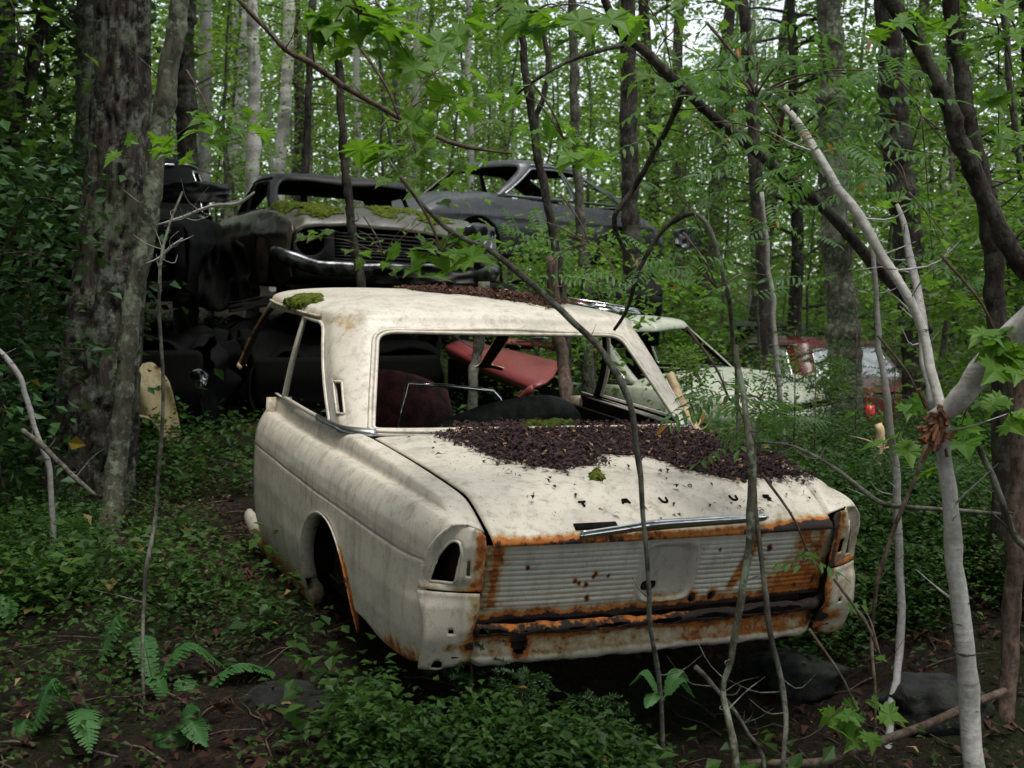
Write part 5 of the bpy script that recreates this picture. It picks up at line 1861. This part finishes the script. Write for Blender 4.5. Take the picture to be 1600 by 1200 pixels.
def car_stuff(name, poly_px, zc, zfun, n, mat, label, cat, rng, thick=.03, seed=0, edge=.5, size=.030, bed=True):
    poly = np.array([car_ray(a, b, 2, zc)[:2] for a, b in poly_px])
    lo, hi = poly.min(0), poly.max(0)
    C = rng.uniform(lo, hi, (n * 4, 2))
    ins = inpoly(C, poly)
    dd = segdist(C, poly)
    s = np.where(ins, dd, -dd)
    nz = fbm(C[:, 0] * 9 + seed, C[:, 1] * 9) - .5
    keep = (s + nz * .16 > .0) & (rng.random(len(C)) < sstep(-.02, .09, s + nz * .16) * (1 - edge) + edge * sstep(-.01, .02, s + nz * .16))
    C, s = C[keep][:n], s[keep][:n]
    th = thick * sstep(-.02, .12, s) * (.4 + .9 * fbm(C[:, 0] * 5, C[:, 1] * 5, 2.0))
    z = zfun(C[:, 0], C[:, 1]) + .006 + th * rng.random(len(C))
    V, Q = litter(np.stack([C[:, 0], C[:, 1], z], 1), rng, s1=size)
    sh = np.clip(rng.normal(.42, .33, len(C)), 0, .95)
    sh[rng.random(len(C)) < .055] = .99
    # bed under the loose bits
    gx, gy = np.arange(lo[0] - .05, hi[0] + .05, .018), np.arange(lo[1] - .05, hi[1] + .05, .018)
    GX, GY = np.meshgrid(gx, gy, indexing='ij')
    G = np.stack([GX.ravel(), GY.ravel()], 1)
    sg = np.where(inpoly(G, poly), segdist(G, poly), -segdist(G, poly)) + (fbm(G[:, 0] * 9 + seed, G[:, 1] * 9) - .5) * .16
    h = thick * .6 * sstep(.0, .12, sg) * (.4 + .9 * fbm(G[:, 0] * 5, G[:, 1] * 5, 2.0))
    BV = np.stack([G[:, 0], G[:, 1], zfun(G[:, 0], G[:, 1]) + .002 + h], 1)
    idx = np.arange(len(G)).reshape(len(gx), len(gy))
    BQ = np.stack([idx[:-1, :-1].ravel(), idx[1:, :-1].ravel(), idx[1:, 1:].ravel(), idx[:-1, 1:].ravel()], 1)
    BQ = BQ[(sg[BQ] > (.035 if bed else 9)).all(1)]
    Vall = np.concatenate([V, BV])
    Qall = np.concatenate([Q, BQ + len(V)])
    sha = np.concatenate([sh, np.full(len(BQ), .12)])
    o = quads_obj(name, Vall, Qall, sha, mat)
    o.matrix_world = CAR
    return tag(o, label, cat, kind='stuff')


def lid_z(x, y):
    return np.where(y > .95, .948, deck_z(y) + .014 * (1 - np.clip(np.abs(x) / .62, 0, 1) ** 2))


def roof_z(x, y):
    # lookup of the roof cap surface
    u = np.linspace(-3.5, 3.5, 220)
    vv = np.linspace(1.02, 2.0, 40) * CC['vs']
    U_, W_ = np.meshgrid(u, vv)
    P = cf(U_.ravel(), W_.ravel())
    out = np.empty(len(x))
    for i in range(0, len(x), 500):
        dd = (x[i:i + 500, None] - P[None, :, 0]) ** 2 + (y[i:i + 500, None] - P[None, :, 1]) ** 2
        k = np.argpartition(dd, 3, axis=1)[:, :3]
        out[i:i + 500] = P[k, 2].mean(1)
    return out


rng = np.random.default_rng(31)
car_stuff("leaf_litter", [(668, 690), (700, 676), (800, 668), (890, 668), (1000, 670), (1085, 678), (1150, 690), (1210, 708), (1272, 735), (1230, 742), (1130, 744), (1080, 736), (1010, 720), (965, 721), (935, 733), (880, 740), (825, 735), (770, 721), (730, 707)],
          .93, lid_z, 15000, M['litter'], "dark purplish brown leaves and needles lying on the cream boot lid", "leaf litter", rng, thick=.010, size=.026)
car_stuff("leaf_crumbs", [(600, 700), (700, 680), (1000, 690), (1285, 752), (1200, 768), (900, 790), (760, 760), (640, 712)],
          .92, lid_z, 420, M['litter'], "loose leaf scraps scattered on the bare part of the boot lid", "leaf litter", rng, thick=.002, edge=.9, size=.024, bed=False)
car_stuff("roof_litter", [(612, 456), (660, 451), (740, 453), (830, 461), (905, 474), (880, 479), (800, 473), (720, 465), (640, 459)],
          1.385, roof_z, 5000, M['litter_red'], "red-brown leaf litter spread over the cream roof", "leaf litter", rng, thick=.010, size=.026)


def moss_patch(label, poly_px, zc, zfun, rng, mat='moss', thick=.03, M4=CAR, name="moss_cushion"):
    poly = np.array([car_ray(a, b, 2, zc)[:2] for a, b in poly_px])
    lo, hi = poly.min(0) - .03, poly.max(0) + .03
    st = max(.006, (hi - lo).max() / 70)
    gx, gy = np.arange(lo[0], hi[0], st), np.arange(lo[1], hi[1], st)
    GX, GY = np.meshgrid(gx, gy, indexing='ij')
    G = np.stack([GX.ravel(), GY.ravel()], 1)
    sg = np.where(inpoly(G, poly), segdist(G, poly), -segdist(G, poly)) + (fbm(G[:, 0] * 18, G[:, 1] * 18) - .5) * .05
    h = thick * sstep(0, .05, sg) * (.5 + fbm(G[:, 0] * 30, G[:, 1] * 30)) + .012 * vnoise(G[:, 0] * 90, G[:, 1] * 90) * sstep(0, .02, sg)
    V = np.stack([G[:, 0], G[:, 1], zfun(G[:, 0], G[:, 1]) - .002 + h], 1)
    idx = np.arange(len(G)).reshape(len(gx), len(gy))
    Q = np.stack([idx[:-1, :-1].ravel(), idx[1:, :-1].ravel(), idx[1:, 1:].ravel(), idx[:-1, 1:].ravel()], 1)
    Q = Q[(sg[Q] > 0).all(1)]
    o = mesh_obj(name, V, [Q], M[mat], None, True)
    o.matrix_world = M4
    return tag(o, label, "moss", kind='stuff')


gu, gv = np.meshgrid(np.linspace(-2.25, -1.15, 120), np.linspace(.96, 1.62, 60), indexing='ij')
gu, gv = gu.ravel(), gv.ravel()
P = cf(gu, gv * .38)
e = .004
du, dv = cf(gu + e, gv * .38) - P, cf(gu, gv * .38 + e) - P
nr = np.cross(du, dv)
nr /= np.linalg.norm(nr, axis=1)[:, None] + 1e-12
nr *= np.sign((nr * np.array([-1, 0, 1.0])).sum(1))[:, None]
sg = 1 - ((gu + 1.68) / .36) ** 2 - ((gv - 1.16 - .12 * (gu + 1.68)) / .22) ** 2 + (fbm(gu * 9, gv * 12) - .5) * 1.7
h = .014 * sstep(0, .5, sg) * (.4 + fbm(gu * 40, gv * 20)) + .008 * vnoise(gu * 90, gv * 60) * sstep(0, .3, sg)
idx = np.arange(120 * 60).reshape(120, 60)
Q = np.stack([idx[:-1, :-1].ravel(), idx[1:, :-1].ravel(), idx[1:, 1:].ravel(), idx[:-1, 1:].ravel()], 1)
Q = Q[(sg[Q] > 0).all(1)]
o = mesh_obj("moss_cushion", P + nr * (h + .001)[:, None], [Q], M['moss'])
o.matrix_world = CAR
tag(o, "bright green moss at the left end of the cream roof", "moss", kind='stuff')
moss_patch("yellowish moss at the back edge of the boot lid below the window", [(790, 672), (850, 665), (905, 668), (900, 676), (840, 678)], .945, lid_z, rng, 'moss_dark')
moss_patch("small moss cushion at the front edge of the leaves on the boot lid", [(916, 742), (935, 738), (952, 748), (940, 756), (920, 754)], .915, lid_z, rng)


# ------------------------------------------------------------------ moss and loose leaves on the heap
MOS = mossy.matrix_world.copy()


def wreck_moss(Mw, c, label, x0, x1, y0, y1, thick, seed, cover=.0, mat='moss'):
    """cushions on the bonnet line of a wreck, in that wreck's own frame"""
    W, L = c['W'], c['L']
    n, m = 130, 90
    gx, gy = np.meshgrid(np.linspace(x0, x1, n), np.linspace(y0, y1, m), indexing='ij')
    gx, gy = gx.ravel(), gy.ravel()
    hw = W * (1 - .10 * np.abs(gy / L * 2 - 1) ** 5) * .955
    a = gx / hw
    z = np.interp(gy, [p[0] for p in c['top']], [p[1] for p in c['top']]) + .03 * (1 - a ** 2) - .05 * sstep(.86, 1.0, np.abs(a)) + (fbm(a * 3, gy * 3) - .5) * c['dent']
    u, v = (gx - (x0 + x1) / 2) / (x1 - x0) * 2, (gy - (y0 + y1) / 2) / (y1 - y0) * 2
    sg = 1 - u ** 4 - v ** 4 - .45 + cover + (fbm(gx * 6 + seed, gy * 6) - .5) * 2.6
    h = thick * sstep(0, .5, sg) * (.3 + 1.2 * fbm(gx * 16, gy * 16)) + .016 * vnoise(gx * 60, gy * 60) * sstep(0, .3, sg)
    idx = np.arange(n * m).reshape(n, m)
    Q = np.stack([idx[:-1, :-1].ravel(), idx[1:, :-1].ravel(), idx[1:, 1:].ravel(), idx[:-1, 1:].ravel()], 1)
    Q = Q[(sg[Q] > 0).all(1)]
    o = mesh_obj("moss_cushion", np.stack([gx, gy, z + h + .004], 1), [Q], M[mat])
    o.matrix_world = Mw
    return tag(o, label, "moss", kind='stuff')


MC = cfg(W=.84, dent=.06)
wreck_moss(MOS, MC, "bright moss on the left front wing of the mossy wreck", .30, .80, 3.2, 4.22, .020, 3, .15)
wreck_moss(MOS, MC, "bright moss along the front edge of the mossy wreck's bonnet", -.60, .30, 3.3, 4.2, .018, 8, -.15)

# ------------------------------------------------------------------ ferns
def frond(mb_V, mb_T, mb_S, base, tip, up, width, rng, sh):
    n = 26
    base, tip = np.array(base), np.array(tip)
    mid = (base + tip) / 2 + np.array([0, 0, up])
    C = catmull([base, mid, tip], n)
    T = np.gradient(C, axis=0)
    T /= np.linalg.norm(T, axis=1)[:, None]
    k = sum(len(v) for v in mb_V)
    for i in range(3, n):
        t = i / (n - 1)
        L = width * (math.sin(math.pi * min(1, t * .9 + .08)) ** .8) * (1.0 if t < .9 else .6) + .004
        b = np.cross(T[i], [0, 0, 1])
        b /= np.linalg.norm(b)
        nrm = np.cross(b, T[i])
        for s_ in (-1, 1):
            a = b * s_ + T[i] * .35 - nrm * .12 + rng.normal(0, .04, 3)
            a /= np.linalg.norm(a)
            c = T[i] * .5
            w_ = .0095 + .13 * L
            pts = []
            for q, (u, v) in enumerate(((0, .5), (.25, .62), (.3, .35), (.55, .55), (.6, .25), (.82, .35), (1, 0), (.82, -.3), (.6, -.2), (.55, -.45), (.3, -.3), (.25, -.55), (0, -.5))):
                pts.append(C[i] + a * L * u + T[i] * w_ * v - nrm * .15 * L * u ** 2)
            m = len(pts)
            mb_V.append(np.array(pts))
            mb_T.append(np.array([(k, k + j, k + j + 1) for j in range(1, m - 1)]))
            mb_S.append(np.full(m - 2, np.clip(sh + rng.normal(0, .1), 0, .95)))
            k += m
    V, Fs = tube(C, np.linspace(.0025, .0008, n), 4, cap=False)
    Fs = np.array(Fs)
    tri = np.concatenate([Fs[:, [0, 1, 2]], Fs[:, [0, 2, 3]]])
    mb_V.append(V)
    mb_T.append(tri + k)
    mb_S.append(np.full(len(tri), .3))


def fern(label, d, fronds, rng, mat='fern'):
    c = at(*fronds[0][0], d)
    root = thing("fern", label, "fern", loc=tuple(c), group=None)
    V, T, S = [], [], []
    for (b, t_, dd, up, wd) in fronds:
        frond(V, T, S, at(b[0], b[1] - 6, d), at(t_[0], t_[1] - 16, d + dd), up * 1.5, wd * (1.2 if d > 3.6 else .55), rng, rng.uniform(.35, .9))
    mesh_obj("fronds", np.concatenate(V) - c, [np.concatenate(T)], M[mat], root, False, None, fattr={"shade": np.concatenate(S)})


rng = np.random.default_rng(61)
fern("single fern frond arching left at the middle of the left foreground", 4.3, [((215, 1010), (152, 1062), -.1, .09, .05), ((218, 1012), (235, 1070), -.2, .05, .03)], rng)
fern("fern with two long fronds reaching right towards the cream car", 4.0, [((235, 1075), (352, 1058), .1, .07, .055), ((300, 1100), (440, 1070), .1, .05, .045), ((240, 1080), (210, 1020), .2, .05, .04)], rng)
fern("small fern with narrow fronds in the middle of the left foreground", 3.9, [((275, 1130), (222, 1078), .05, .04, .035), ((275, 1130), (325, 1112), .1, .04, .04), ((278, 1132), (300, 1080), .2, .04, .03)], rng)
fern("fern at the bottom left corner curving down", 3.75, [((120, 1118), (48, 1168), -.1, .09, .055), ((122, 1120), (140, 1190), -.3, .04, .04), ((60, 1150), (20, 1185), -.1, .04, .035)], rng)
fern("low fern at the bottom edge right of the short stub", 3.65, [((268, 1172), (325, 1150), .05, .06, .04), ((270, 1175), (262, 1215), -.1, .05, .045), ((268, 1172), (322, 1180), -.1, .05, .04)], rng)
fern("fern seedling at the foot of the arching sapling under the boot", 3.55, [((1035, 1100), (985, 1085), .05, .04, .04), ((1035, 1100), (1085, 1105), .05, .04, .045), ((1035, 1102), (1010, 1120), -.1, .02, .04), ((1036, 1100), (1075, 1080), .1, .04, .035)], rng)
fern("pale fern tuft far left at the edge of the picture", 4.6, [((-10, 960), (18, 985), -.1, .05, .05)], rng)

# ------------------------------------------------------------------ spruce seedlings
def spruce_seedling(label, px, py, d, h, rng, spread=.16):
    c = at(px, py, d)
    c[2] = tz(c[0], c[1])
    root = thing("spruce_seedling", label, "spruce", loc=tuple(c))
    parts = [tube(np.array([[0, 0, -.03], [.005, .01, h * .5], [0, 0, h]]), np.array([.006, .004, .002]), 5)]
    pos, dirs = [], []
    for lv in np.linspace(.18, 1, 6):
        for k in range(6):
            th = rng.uniform(0, 6.28)
            L = spread * (1.15 - lv * .75)
            a = np.array([0, 0, h * lv * .97])
            e = a + np.array([math.cos(th) * L, math.sin(th) * L, L * rng.uniform(-.1, .35)])
            C = catmull([a, (a + e) / 2 + [0, 0, .01], e], 14)
            parts.append(tube(C, np.linspace(.0015, .0006, 14), 3, cap=False))
            for q in C[1:]:
                for s_ in range(7):
                    pos.append(q)
                    dirs.append((e - a) / L * .8 + rng.normal(0, .7, 3) + [0, 0, .15])
    V, Fs = merge(parts)
    mesh_obj("stem", V, Fs, M['bark_brown'], root)
    pos, dirs = np.array(pos), np.array(dirs)
    dirs /= np.linalg.norm(dirs, axis=1)[:, None]
    n = len(pos)
    b = np.cross(dirs, rng.normal(0, 1, (n, 3)))
    b /= np.linalg.norm(b, axis=1)[:, None]
    L = rng.uniform(.010, .018, n)[:, None]
    V = np.stack([pos - b * .0012, pos + dirs * L * .5 + b * .0020, pos + dirs * L, pos + dirs * L * .5 - b * .0020], 1).reshape(-1, 3)
    quads_obj("needles", V, np.arange(4 * n).reshape(n, 4), np.clip(rng.normal(.5, .25, n), 0, .95), M['needle'], root)


spruce_seedling("spruce seedling beneath the left end of the rusty valance", 735, 1175, 3.75, .34, rng, .20)
spruce_seedling("spruce seedling with pale spread twigs at the bottom centre", 815, 1190, 3.6, .26, rng, .20)
spruce_seedling("spruce seedling under the middle of the cream boot", 930, 1170, 3.7, .24, rng, .18)
for k, (px, py, d, h) in enumerate(((1272, 735, 6.4, .75), (1335, 740, 6.8, .95), (1395, 735, 7.2, .9), (1240, 700, 7.0, .8))):
    spruce_seedling(("young spruce bush just right of the cream boot lid", "young spruce bush at the foot of the mossy double trunk", "young spruce bush below the maroon tail lamp", "young spruce bush before the pale green car")[k], px, py, d, h, rng, .38)

# ------------------------------------------------------------------ rocks and pale stones
def rock(label, px, py, d, sx, sy, sz, seed):
    c = at(px, py, d)
    c[2] = min(c[2], tz(c[0], c[1]) + sz * .3)
    U, W = np.meshgrid(np.linspace(0, 2 * np.pi, 48, endpoint=False), np.linspace(0, np.pi, 26), indexing='ij')
    D = np.stack([np.cos(U) * np.sin(W), np.sin(U) * np.sin(W), np.cos(W)], -1).reshape(-1, 3)
    r = .6 + .85 * fbm(D[:, 0] * 2.1 + seed, D[:, 1] * 2.1, D[:, 2] * 2.1, 6)
    V = np.sign(D) * np.abs(D) ** .8 * r[:, None] * [sx, sy, sz]
    idx = np.arange(48 * 26).reshape(48, 26)
    a, b = idx, np.roll(idx, -1, 0)
    Q = np.stack([a[:, :-1].ravel(), a[:, 1:].ravel(), b[:, 1:].ravel(), b[:, :-1].ravel()], 1)
    o = mesh_obj("rock", V, [Q], M['rock'])
    o.location = c
    return tag(o, label, "rock")


rock("grey flat rock in the dark soil of the left foreground", 455, 1105, 3.9, .17, .15, .055, 3)
rock("dark mossy rock in the bank under the right end of the cream car", 1240, 1055, 4.6, .17, .15, .09, 11)
rock("bluish rock between the birch sapling and the white birch", 1455, 1085, 4.3, .17, .14, .09, 19)
rock("small pale stone at the bottom edge in the middle", 940, 1200, 3.35, .055, .05, .035, 27)
# ------------------------------------------------------------------ maple and rowan sprays near the camera
rng = np.random.default_rng(91)


def spray(kind, label, spots, size=.10, twig=True, mat=None, **k):
    """spots (px, py, d, count, spread px)"""
    c = at(*spots[0][:3])
    nm = "maple_branch" if kind == 'maple' else "rowan_branch"
    root = thing(nm, label, kind + " branch", loc=tuple(c))
    S = [(at(px, py, d) - c, n, sp * d / F_PX) for (px, py, d, n, sp) in spots]
    if kind == 'maple':
        maple_spray("leaves", root, S, M[mat or 'maple'], rng, size, **k)
    else:
        rowan_spray("leaves", root, S, M[mat or 'rowan'], rng, **k)
    if twig:
        mb = Mesh()
        for (p, n, sp) in S[1:]:
            mb.add(*tube(catmull([np.zeros(3), p * .5 + [0, 0, .03], p], 10), np.linspace(.0035, .0015, 10), 5))
        p = S[0][0]
        mb.add(*tube(catmull([p + [-.12, .1, .22], p + [-.04, .03, .1], p], 8), np.linspace(.005, .003, 8), 5))
        mb.build("twig", M['bark_brown'], root)
    return root


spray('maple', "bright maple leaves hanging at the top edge left of centre", [(560, 20, 3.0, 9, 34), (520, 40, 3.0, 7, 28), (610, 30, 3.1, 8, 30), (640, 90, 3.1, 5, 24), (560, 70, 3.1, 4, 24)], .095)
spray('maple', "pale maple leaves round the long bare branch, upper centre", [(625, 190, 3.5, 6, 30), (580, 225, 3.4, 5, 24), (650, 240, 3.4, 6, 26), (690, 160, 3.6, 5, 24), (700, 100, 3.7, 6, 34)], .10)
spray('maple', "lime maple leaves on the arching sapling above the cream roof", [(690, 395, 3.6, 5, 18), (660, 385, 3.6, 4, 16), (720, 370, 3.65, 5, 18), (650, 425, 3.55, 3, 12), (735, 400, 3.7, 3, 12)], .095)
spray('maple', "maple leaves at the top edge in the middle", [(830, 20, 3.4, 8, 34), (900, 30, 3.3, 8, 34), (960, 30, 3.4, 6, 30), (760, 30, 3.5, 6, 30)], .095)
spray('maple', "maple leaves before the grey fastback's roof", [(880, 215, 4.4, 7, 26), (905, 250, 4.4, 6, 24), (850, 195, 4.5, 5, 20), (810, 145, 4.4, 4, 20), (930, 240, 4.6, 4, 20)], .10)
spray('maple', "small maple leaves over the long thin stems left of the birches", [(330, 190, 5.2, 9, 30), (300, 215, 5.2, 7, 26), (250, 235, 5.3, 6, 26), (380, 180, 5.4, 6, 26)], .085)
spray('maple', "maple leaves hanging right of the broken birch at the right edge", [(1560, 530, 3.3, 6, 26), (1590, 560, 3.3, 6, 22), (1530, 620, 3.5, 5, 24), (1580, 650, 3.5, 5, 24), (1500, 670, 3.7, 4, 20)], .10)
spray('maple', "broad maple leaves left of the torn birch stump", [(1440, 630, 4.2, 4, 18), (1400, 690, 4.3, 4, 20), (1475, 730, 4.2, 3, 16)], .10)
spray('maple', "maple leaves at the top right corner", [(1560, 40, 4.2, 12, 44), (1500, 60, 4.3, 10, 40), (1585, 130, 4.2, 9, 34), (1450, 40, 4.6, 8, 36), (1560, 220, 4.4, 7, 34)], .09)
spray('maple', "maple seedling with lobed leaves at the bottom right", [(1340, 1115, 3.6, 5, 22), (1300, 1120, 3.6, 3, 16), (1372, 1105, 3.55, 3, 14), (1355, 1140, 3.6, 3, 14)], .075, face=.8)
spray('maple', "two small maple leaves on the thin brown shoot", [(1376, 1028, 3.8, 2, 6), (1330, 942, 4.0, 1, 4), (1345, 945, 4.0, 1, 4)], .05, face=.7)
spray('rowan', "feathery rowan leaves across the upper right", [(1180, 150, 3.6, 6, 36), (1240, 100, 3.5, 7, 42), (1320, 120, 3.4, 7, 40), (1300, 170, 3.5, 7, 40), (1380, 110, 3.5, 5, 34), (1110, 110, 3.8, 6, 40), (1200, 60, 3.7, 6, 40)], size=.055, length=.19)
spray('rowan', "rowan leaves below the dark bough in the middle of the right half", [(1230, 230, 4.2, 7, 40), (1180, 260, 4.3, 6, 36), (1350, 230, 4.2, 6, 36), (1310, 280, 4.4, 5, 34), (1100, 190, 4.5, 6, 36)], size=.055, length=.18)
spray('rowan', "yellowing rowan leaves on the mottled sapling right of the cream car", [(1140, 625, 3.9, 4, 22), (1180, 640, 3.9, 4, 22), (1110, 600, 4.1, 4, 24), (1165, 670, 3.9, 3, 16), (1210, 640, 4.1, 3, 20)], size=.042, length=.14)
spray('rowan', "rowan leaves on the bent twig above the pale green car", [(1120, 450, 5.0, 3, 30), (1080, 430, 5.0, 4, 34), (1040, 400, 5.0, 5, 34), (1200, 430, 5.4, 4, 34)], size=.05, length=.17)
spray('rowan', "grey-green rowan leaves in front of the grey fastback's wheels", [(920, 380, 5.6, 6, 36), (960, 420, 5.4, 5, 34), (850, 420, 5.6, 5, 34), (800, 340, 5.8, 6, 36)], size=.05, length=.17)
spray('rowan', "small sprig with two green leaves in front of the rusty panel", [(1262, 862, 3.75, 2, 8), (1255, 880, 3.75, 2, 8)], size=.024, length=.07, pairs=3)
spray('rowan', "rowan leaves at the right edge above the slanting dark trunk", [(1420, 300, 5.5, 6, 40), (1470, 380, 5.5, 6, 40), (1400, 250, 5.6, 5, 40), (1520, 440, 5.2, 5, 36)], size=.05, length=.17)
spray('maple', "dense maple leaves hanging high in the middle of the right half", [(1040, 60, 6.0, 10, 44), (1100, 30, 6.0, 10, 44), (1010, 130, 6.2, 8, 40), (1130, 120, 6.4, 8, 44), (1060, 190, 6.3, 7, 40)], .10, mat='leaf')
spray('maple', "dark maple leaves at the top left corner", [(30, 40, 6.5, 12, 50), (80, 110, 6.5, 10, 46), (20, 160, 6.6, 10, 46), (60, 230, 6.8, 9, 46), (15, 290, 6.8, 8, 40)], .10, mat='leaf')
spray('maple', "maple leaves between the thin upright trunk and the twisted double stem", [(700, 160, 6.5, 9, 46), (760, 200, 6.5, 9, 46), (650, 120, 6.6, 8, 44), (740, 110, 6.6, 8, 44), (620, 270, 6.6, 7, 40), (720, 270, 6.8, 7, 40)], .10, mat='leaf')
spray('maple', "leafy maple twigs in front of the mossy wreck's bumper", [(600, 400, 7.0, 6, 30), (560, 360, 7.2, 5, 30), (640, 350, 7.0, 6, 34), (690, 330, 7.0, 6, 34), (490, 370, 7.6, 4, 26)], .085, mat='leaf')
spray('maple', "maple leaves along the slanting dark trunk at the right", [(1440, 180, 5.6, 8, 42), (1400, 330, 5.8, 7, 40), (1560, 300, 5.4, 8, 42), (1590, 380, 5.4, 7, 40), (1460, 450, 5.6, 6, 38)], .095, mat='leaf')
spray('rowan', "rowan leaves hanging above the pale green car's roof", [(1100, 370, 6.4, 6, 44), (1160, 320, 6.4, 6, 44), (1060, 300, 6.6, 6, 44), (1220, 350, 6.6, 5, 44)], size=.05, length=.18)

# ------------------------------------------------------------------ torn sheet metal and pipes on the heap
rng = np.random.default_rng(17)
for k, (px, py, d, w_, h_, tw, mt, lab) in enumerate((
        (300, 300, 9.2, .50, .16, .5, 'dark_wreck', "bent dark sheet of metal beside the tall black wreck's roof"),
        (345, 430, 8.9, .34, .50, -.6, 'black_wreck', "torn black panel hanging between the tall black wreck and the mossy one"),
        (310, 592, 8.3, .10, .13, .9, 'chrome_rusty', "small crumpled shiny scrap left of the cream car's windscreen pillar"),
        (660, 430, 9.0, .70, .14, .3, 'dark_wreck', "long crumpled dark strip under the mossy wreck's bumper"),
        (745, 385, 9.2, .26, .34, .7, 'grey_wreck', "torn grey wing piece at the right end of the mossy wreck"),
        (940, 478, 8.6, .52, .05, .2, 'chrome', "bright chrome strip lying behind the right end of the cream roof"),
        (1078, 372, 9.5, .22, .16, -.5, 'grey_wreck', "blue-grey scrap of bodywork high on the right end of the heap"),
        (420, 470, 8.8, .60, .08, -.4, 'dark_wreck', "dark bent rail on the heap just behind the cream roof's left end"))):
    c = at(px, py, d)
    U, W_ = np.meshgrid(np.linspace(-.5, .5, 26), np.linspace(-.5, .5, 14), indexing='ij')
    U, W_ = U.ravel(), W_.ravel()
    a = tw * U * 2
    y = .5 * w_ * (U ** 2) + (np.abs(vnoise(U * 5 + k, W_ * 4, 3.0) - .5)) * .5 * h_ + np.sin(a) * W_ * h_
    V = np.stack([U * w_ * (1 + .12 * (fbm(U * 4, W_ * 4 + k) - .5)), y, np.cos(a) * W_ * h_ * (1 - .25 * np.abs(U)) + .18 * w_ * U * math.sin(k * 2.1) + (fbm(U * 6 + k, 2.0) - .5) * .12 * h_], 1)
    idx = np.arange(26 * 14).reshape(26, 14)
    Q = np.stack([idx[:-1, :-1].ravel(), idx[1:, :-1].ravel(), idx[1:, 1:].ravel(), idx[:-1, 1:].ravel()], 1)
    o = mesh_obj("scrap_metal", V, [Q], M[mt], None, True, solid=.006)
    o.location = c
    tag(o, lab, "scrap metal", group="scrap metal on the heap")
